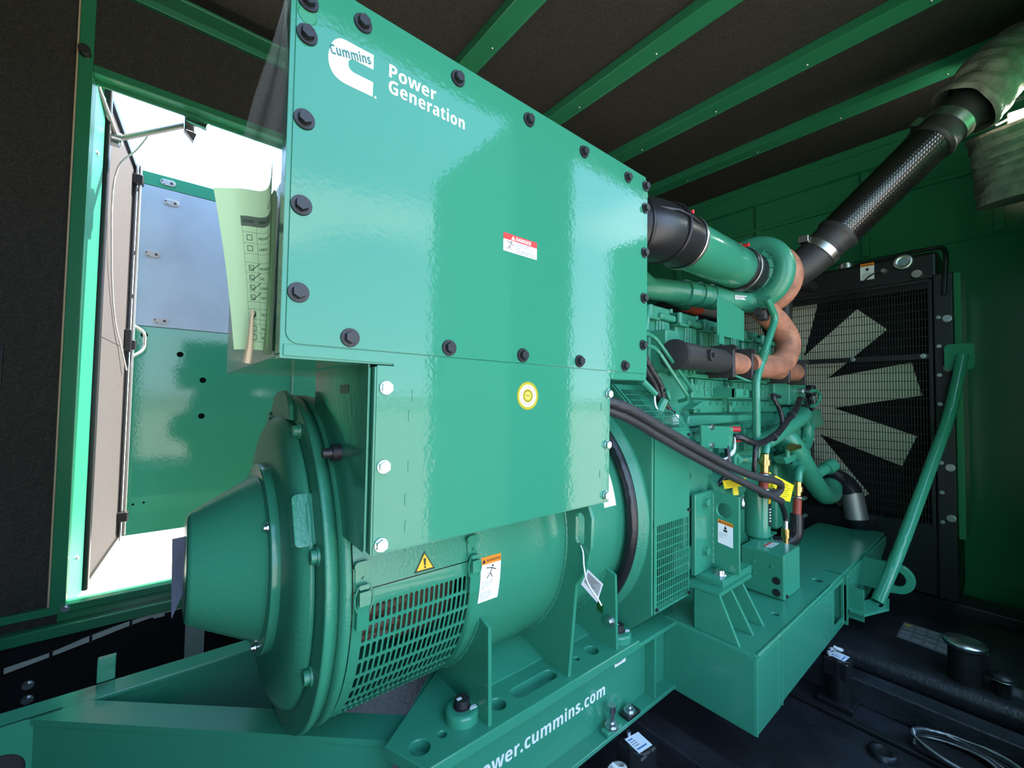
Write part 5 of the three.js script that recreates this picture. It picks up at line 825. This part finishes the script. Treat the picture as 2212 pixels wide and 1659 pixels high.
  for (const [x, y, z] of [[2.05, -0.052, -0.622], [1.84, -0.136, -0.621]]) part(w, 'cable_tie', torus(V(x, y, z), V(1, 0.3, 0).normalize(), 0.0135, 0.003, 6, 20), M.cable);
  for (let k = 0; k < 3; k++) part(w, 'white_wire', spline([V(1.575, -0.125 - k * 0.02, -0.655), V(1.56 - k * 0.012, -0.175, -0.65), V(1.49, -0.198 - k * 0.004, -0.66), V(1.43, -0.195, -0.675)], 0.003, 24, 6), M.wire);
  part(w, 'branch', spline([V(1.54, -0.15, -0.67), V(1.52, -0.19, -0.655), V(1.52, -0.24, -0.65), V(1.47, -0.27, -0.655), V(1.44, -0.285, -0.66)], 0.009, 24, 8), M.rubber);
  const s = thing('sensor_harness', 'black conduit with white connector hanging above the adapter grille', 'harness', [1.2, -0.09, -0.73]);
  part(s, 'conduit', spline([V(1.09, 0.16, -0.74), V(1.13, 0.10, -0.735), V(1.18, 0.05, -0.73), V(1.20, 0.01, -0.725), V(1.215, -0.03, -0.72)], 0.014, 36, 10), M.rubber);
  part(s, 'conduit', spline([V(1.10, 0.15, -0.725), V(1.15, 0.09, -0.72), V(1.19, 0.045, -0.715), V(1.205, 0.0, -0.712), V(1.235, -0.035, -0.71)], 0.010, 36, 10), M.rubber);
  part(s, 'connector', [box(1.235, 1.275, -0.075, -0.042, -0.73, -0.70, 0.005)], M.white);
  part(s, 'plug', [box(1.24, 1.28, -0.095, -0.075, -0.73, -0.70, 0.006), box(1.23, 1.255, -0.045, -0.03, -0.73, -0.70, 0.005)], M.rubber);
  part(s, 'white_wire', spline([V(1.155, 0.02, -0.715), V(1.15, -0.01, -0.71), V(1.165, -0.03, -0.71)], 0.003, 14, 6), M.white);
  part(s, 'dipstick_cap', [torus(V(1.205, 0.02, -0.70), V(0.5, 0.3, 0.8).normalize(), 0.017, 0.005, 8, 24), rod(V(1.195, 0.005, -0.705), V(1.17, -0.05, -0.72), 0.013, 0.016, 14), rod(V(1.11, 0.06, -0.73), V(1.16, 0.02, -0.715), 0.012, 0.010, 12)], M.green);
}
// spring isolators under the rails
{
  const lab = ['black spring isolator with white label under the near rail end', 'black spring isolator under the deck side, by the grey beam'];
  [[0.985, -0.655, true], [1.98, -0.452, false]].forEach(([x, z, near], i) => {
    const t = thing('spring_isolator', lab[i], 'isolator', [x, -1.12, z], 'spring isolators');
    const y = near ? -0.905 : -0.955;
    part(t, 'housing', [box(x - 0.05, x + 0.05, -1.12, -1.10, z - 0.06, z + 0.05, 0.004), lathe([[0.036, -0.17], [0.036, 0], [0.030, 0.008], [0, 0.008]], V(x, y, z), V(x, 1, z), 28), box(x - 0.035, x + 0.035, y - 0.06, y + 0.004, z - 0.045, z + 0.035, 0.008)], M.black);
    part(t, 'label', quad(V(x - 0.028, y + 0.0085, z + 0.022), V(x + 0.022, y + 0.0085, z + 0.028), V(x + 0.03, y + 0.0085, z - 0.02), V(x - 0.02, y + 0.0085, z - 0.028)), print(128, 100, (c, w, h) => { c.fillStyle = '#e6ebf2'; c.fillRect(0, 0, w, h); c.fillStyle = '#5a7db0'; c.fillRect(12, 12, 40, 9); c.fillRect(12, 74, 90, 10); c.fillStyle = '#889'; for (let k = 0; k < 3; k++) c.fillRect(12, 30 + k * 13, 46, 5); }), { uv: true });
    const dx = near ? -0.075 : 0.0; const n = near ? 2 : 1;
    for (let k = 0; k < n; k++) {
      const pts = []; for (let a = 0; a <= 90; a++) { const th = a / 90 * Math.PI * 2 * 4.5; pts.push(V(x + dx - k * 0.07 + 0.02 * Math.cos(th), -1.11 + a / 90 * 0.20, z - 0.012 + 0.02 * Math.sin(th))); }
      part(t, 'spring', sweep(pts, 0.0062, 8), M.wire);
    }
    part(t, 'stud', rod(V(x, y + 0.005, z - 0.03), V(x, y + 0.02, z - 0.03), 0.006), M.zinc);
  });
}
// fuel filler on the raised tank, label strip, cable coil
{
  const x = 2.345, z = -0.152;
  const t = thing('fuel_filler', 'black filler pipe with shiny domed cap on the tank', 'filler', [x, -1.05, z]);
  part(t, 'pipe', lathe([[0.046, 0], [0.046, 0.145], [0.04, 0.15], [0, 0.15]], V(x, -1.05, z), V(x, 0, z), 36), M.black);
  part(t, 'cap', lathe([[0.050, 0], [0.058, 0.004], [0.060, 0.014], [0.056, 0.022], [0.035, 0.030], [0, 0.033]], V(x, -0.905, z), V(x, 0, z), 44), M.zinc);
  part(t, 'lock_hasp', [box(x + 0.035, x + 0.065, -1.0, -0.92, z + 0.035, z + 0.06, 0.004), rod(V(x + 0.02, -1.0, z + 0.06), V(x + 0.02, -1.0, z + 0.10), 0.014)], M.black);
  const n = thing('filler_vent', 'short black vent fitting beside the filler pipe', 'vent', [2.33, -1.03, -0.06]);
  part(n, 'body', lathe([[0.02, 0], [0.02, 0.05], [0.032, 0.055], [0.032, 0.075], [0, 0.08]], V(2.33, -1.03, -0.06), V(2.33, 0, -0.06), 24), M.black);
  part(n, 'ring', torus(V(2.33, -0.972, -0.06), V(0, 1, 0), 0.03, 0.003, 6, 24), M.zinc);
  single('tank_label', quad(V(2.535, -1.0298, -0.372), V(2.515, -1.0298, -0.205), V(2.735, -1.0298, -0.205), V(2.737, -1.0298, -0.372)), print(256, 256, (c, w, h) => { c.fillStyle = '#6b6d72'; c.fillRect(0, 0, w, h); c.fillStyle = '#8a8c90'; for (let i = 0; i < 4; i++) for (let j = 0; j < 4; j++) c.fillRect(14 + i * 60, 14 + j * 60, 46, 40 - (i * j % 3) * 10); c.fillStyle = '#2a2b2e'; c.fillRect(0, 108, 150, 8); c.fillStyle = '#c9b23a'; c.fillRect(8, 20, 34, 30); }), 'grey printed label strip on the black tank by the filler', 'label', null, true);
  single('tank_label', quad(V(2.36, -1.0298, -0.045), V(2.33, -1.0298, 0.06), V(2.42, -1.0298, 0.06), V(2.44, -1.0298, -0.045)), print(128, 64, (c, w, h) => { c.fillStyle = '#4c4e52'; c.fillRect(0, 0, w, h); c.fillStyle = '#6b6d72'; for (let i = 0; i < 4; i++) c.fillRect(10 + i * 30, 12, 22, 40); }), 'small faded grey label at the right edge of the tank', 'label', null, true);
  const k = thing('cable_coil', 'coiled clear-grey cable lying on the tank top', 'cable coil', [1.98, -1.12, -0.16]);
  for (let q = 0; q < 7; q++) { const pts = []; for (let a = 0; a <= 60; a++) { const th = a / 60 * Math.PI * 2 + q; pts.push(V(1.965 + (0.062 + q * 0.004) * Math.cos(th) - 0.003 * q, -1.108 + q * 0.0045 + 0.006 * Math.sin(th * 2 + q), -0.155 + (0.095 + q * 0.005) * Math.sin(th) + 0.005 * q)); } part(k, 'loop', sweep(pts, 0.0042, 7), q % 3 ? M.cable : M.alu); }
  part(k, 'cable_tie', [torus(V(1.935, -1.09, -0.245), V(0.3, 0, 1).normalize(), 0.02, 0.003, 6, 20)], M.wire);
  part(k, 'tail', spline([V(2.01, -1.10, -0.235), V(2.06, -1.095, -0.27), V(2.12, -1.05, -0.30), V(2.15, -1.11, -0.32)], 0.003, 24, 6), M.cable);
  single('tank_plug', lathe([[0, 0.012], [0.02, 0.012], [0.022, 0.02], [0.036, 0.02], [0.04, 0]], V(1.80, -1.121, -0.30), V(1.80, 0, -0.30), 28), M.black, 'round black plug in the tank top near the seam bar', 'plug');
}

renderer.render(scene, camera);
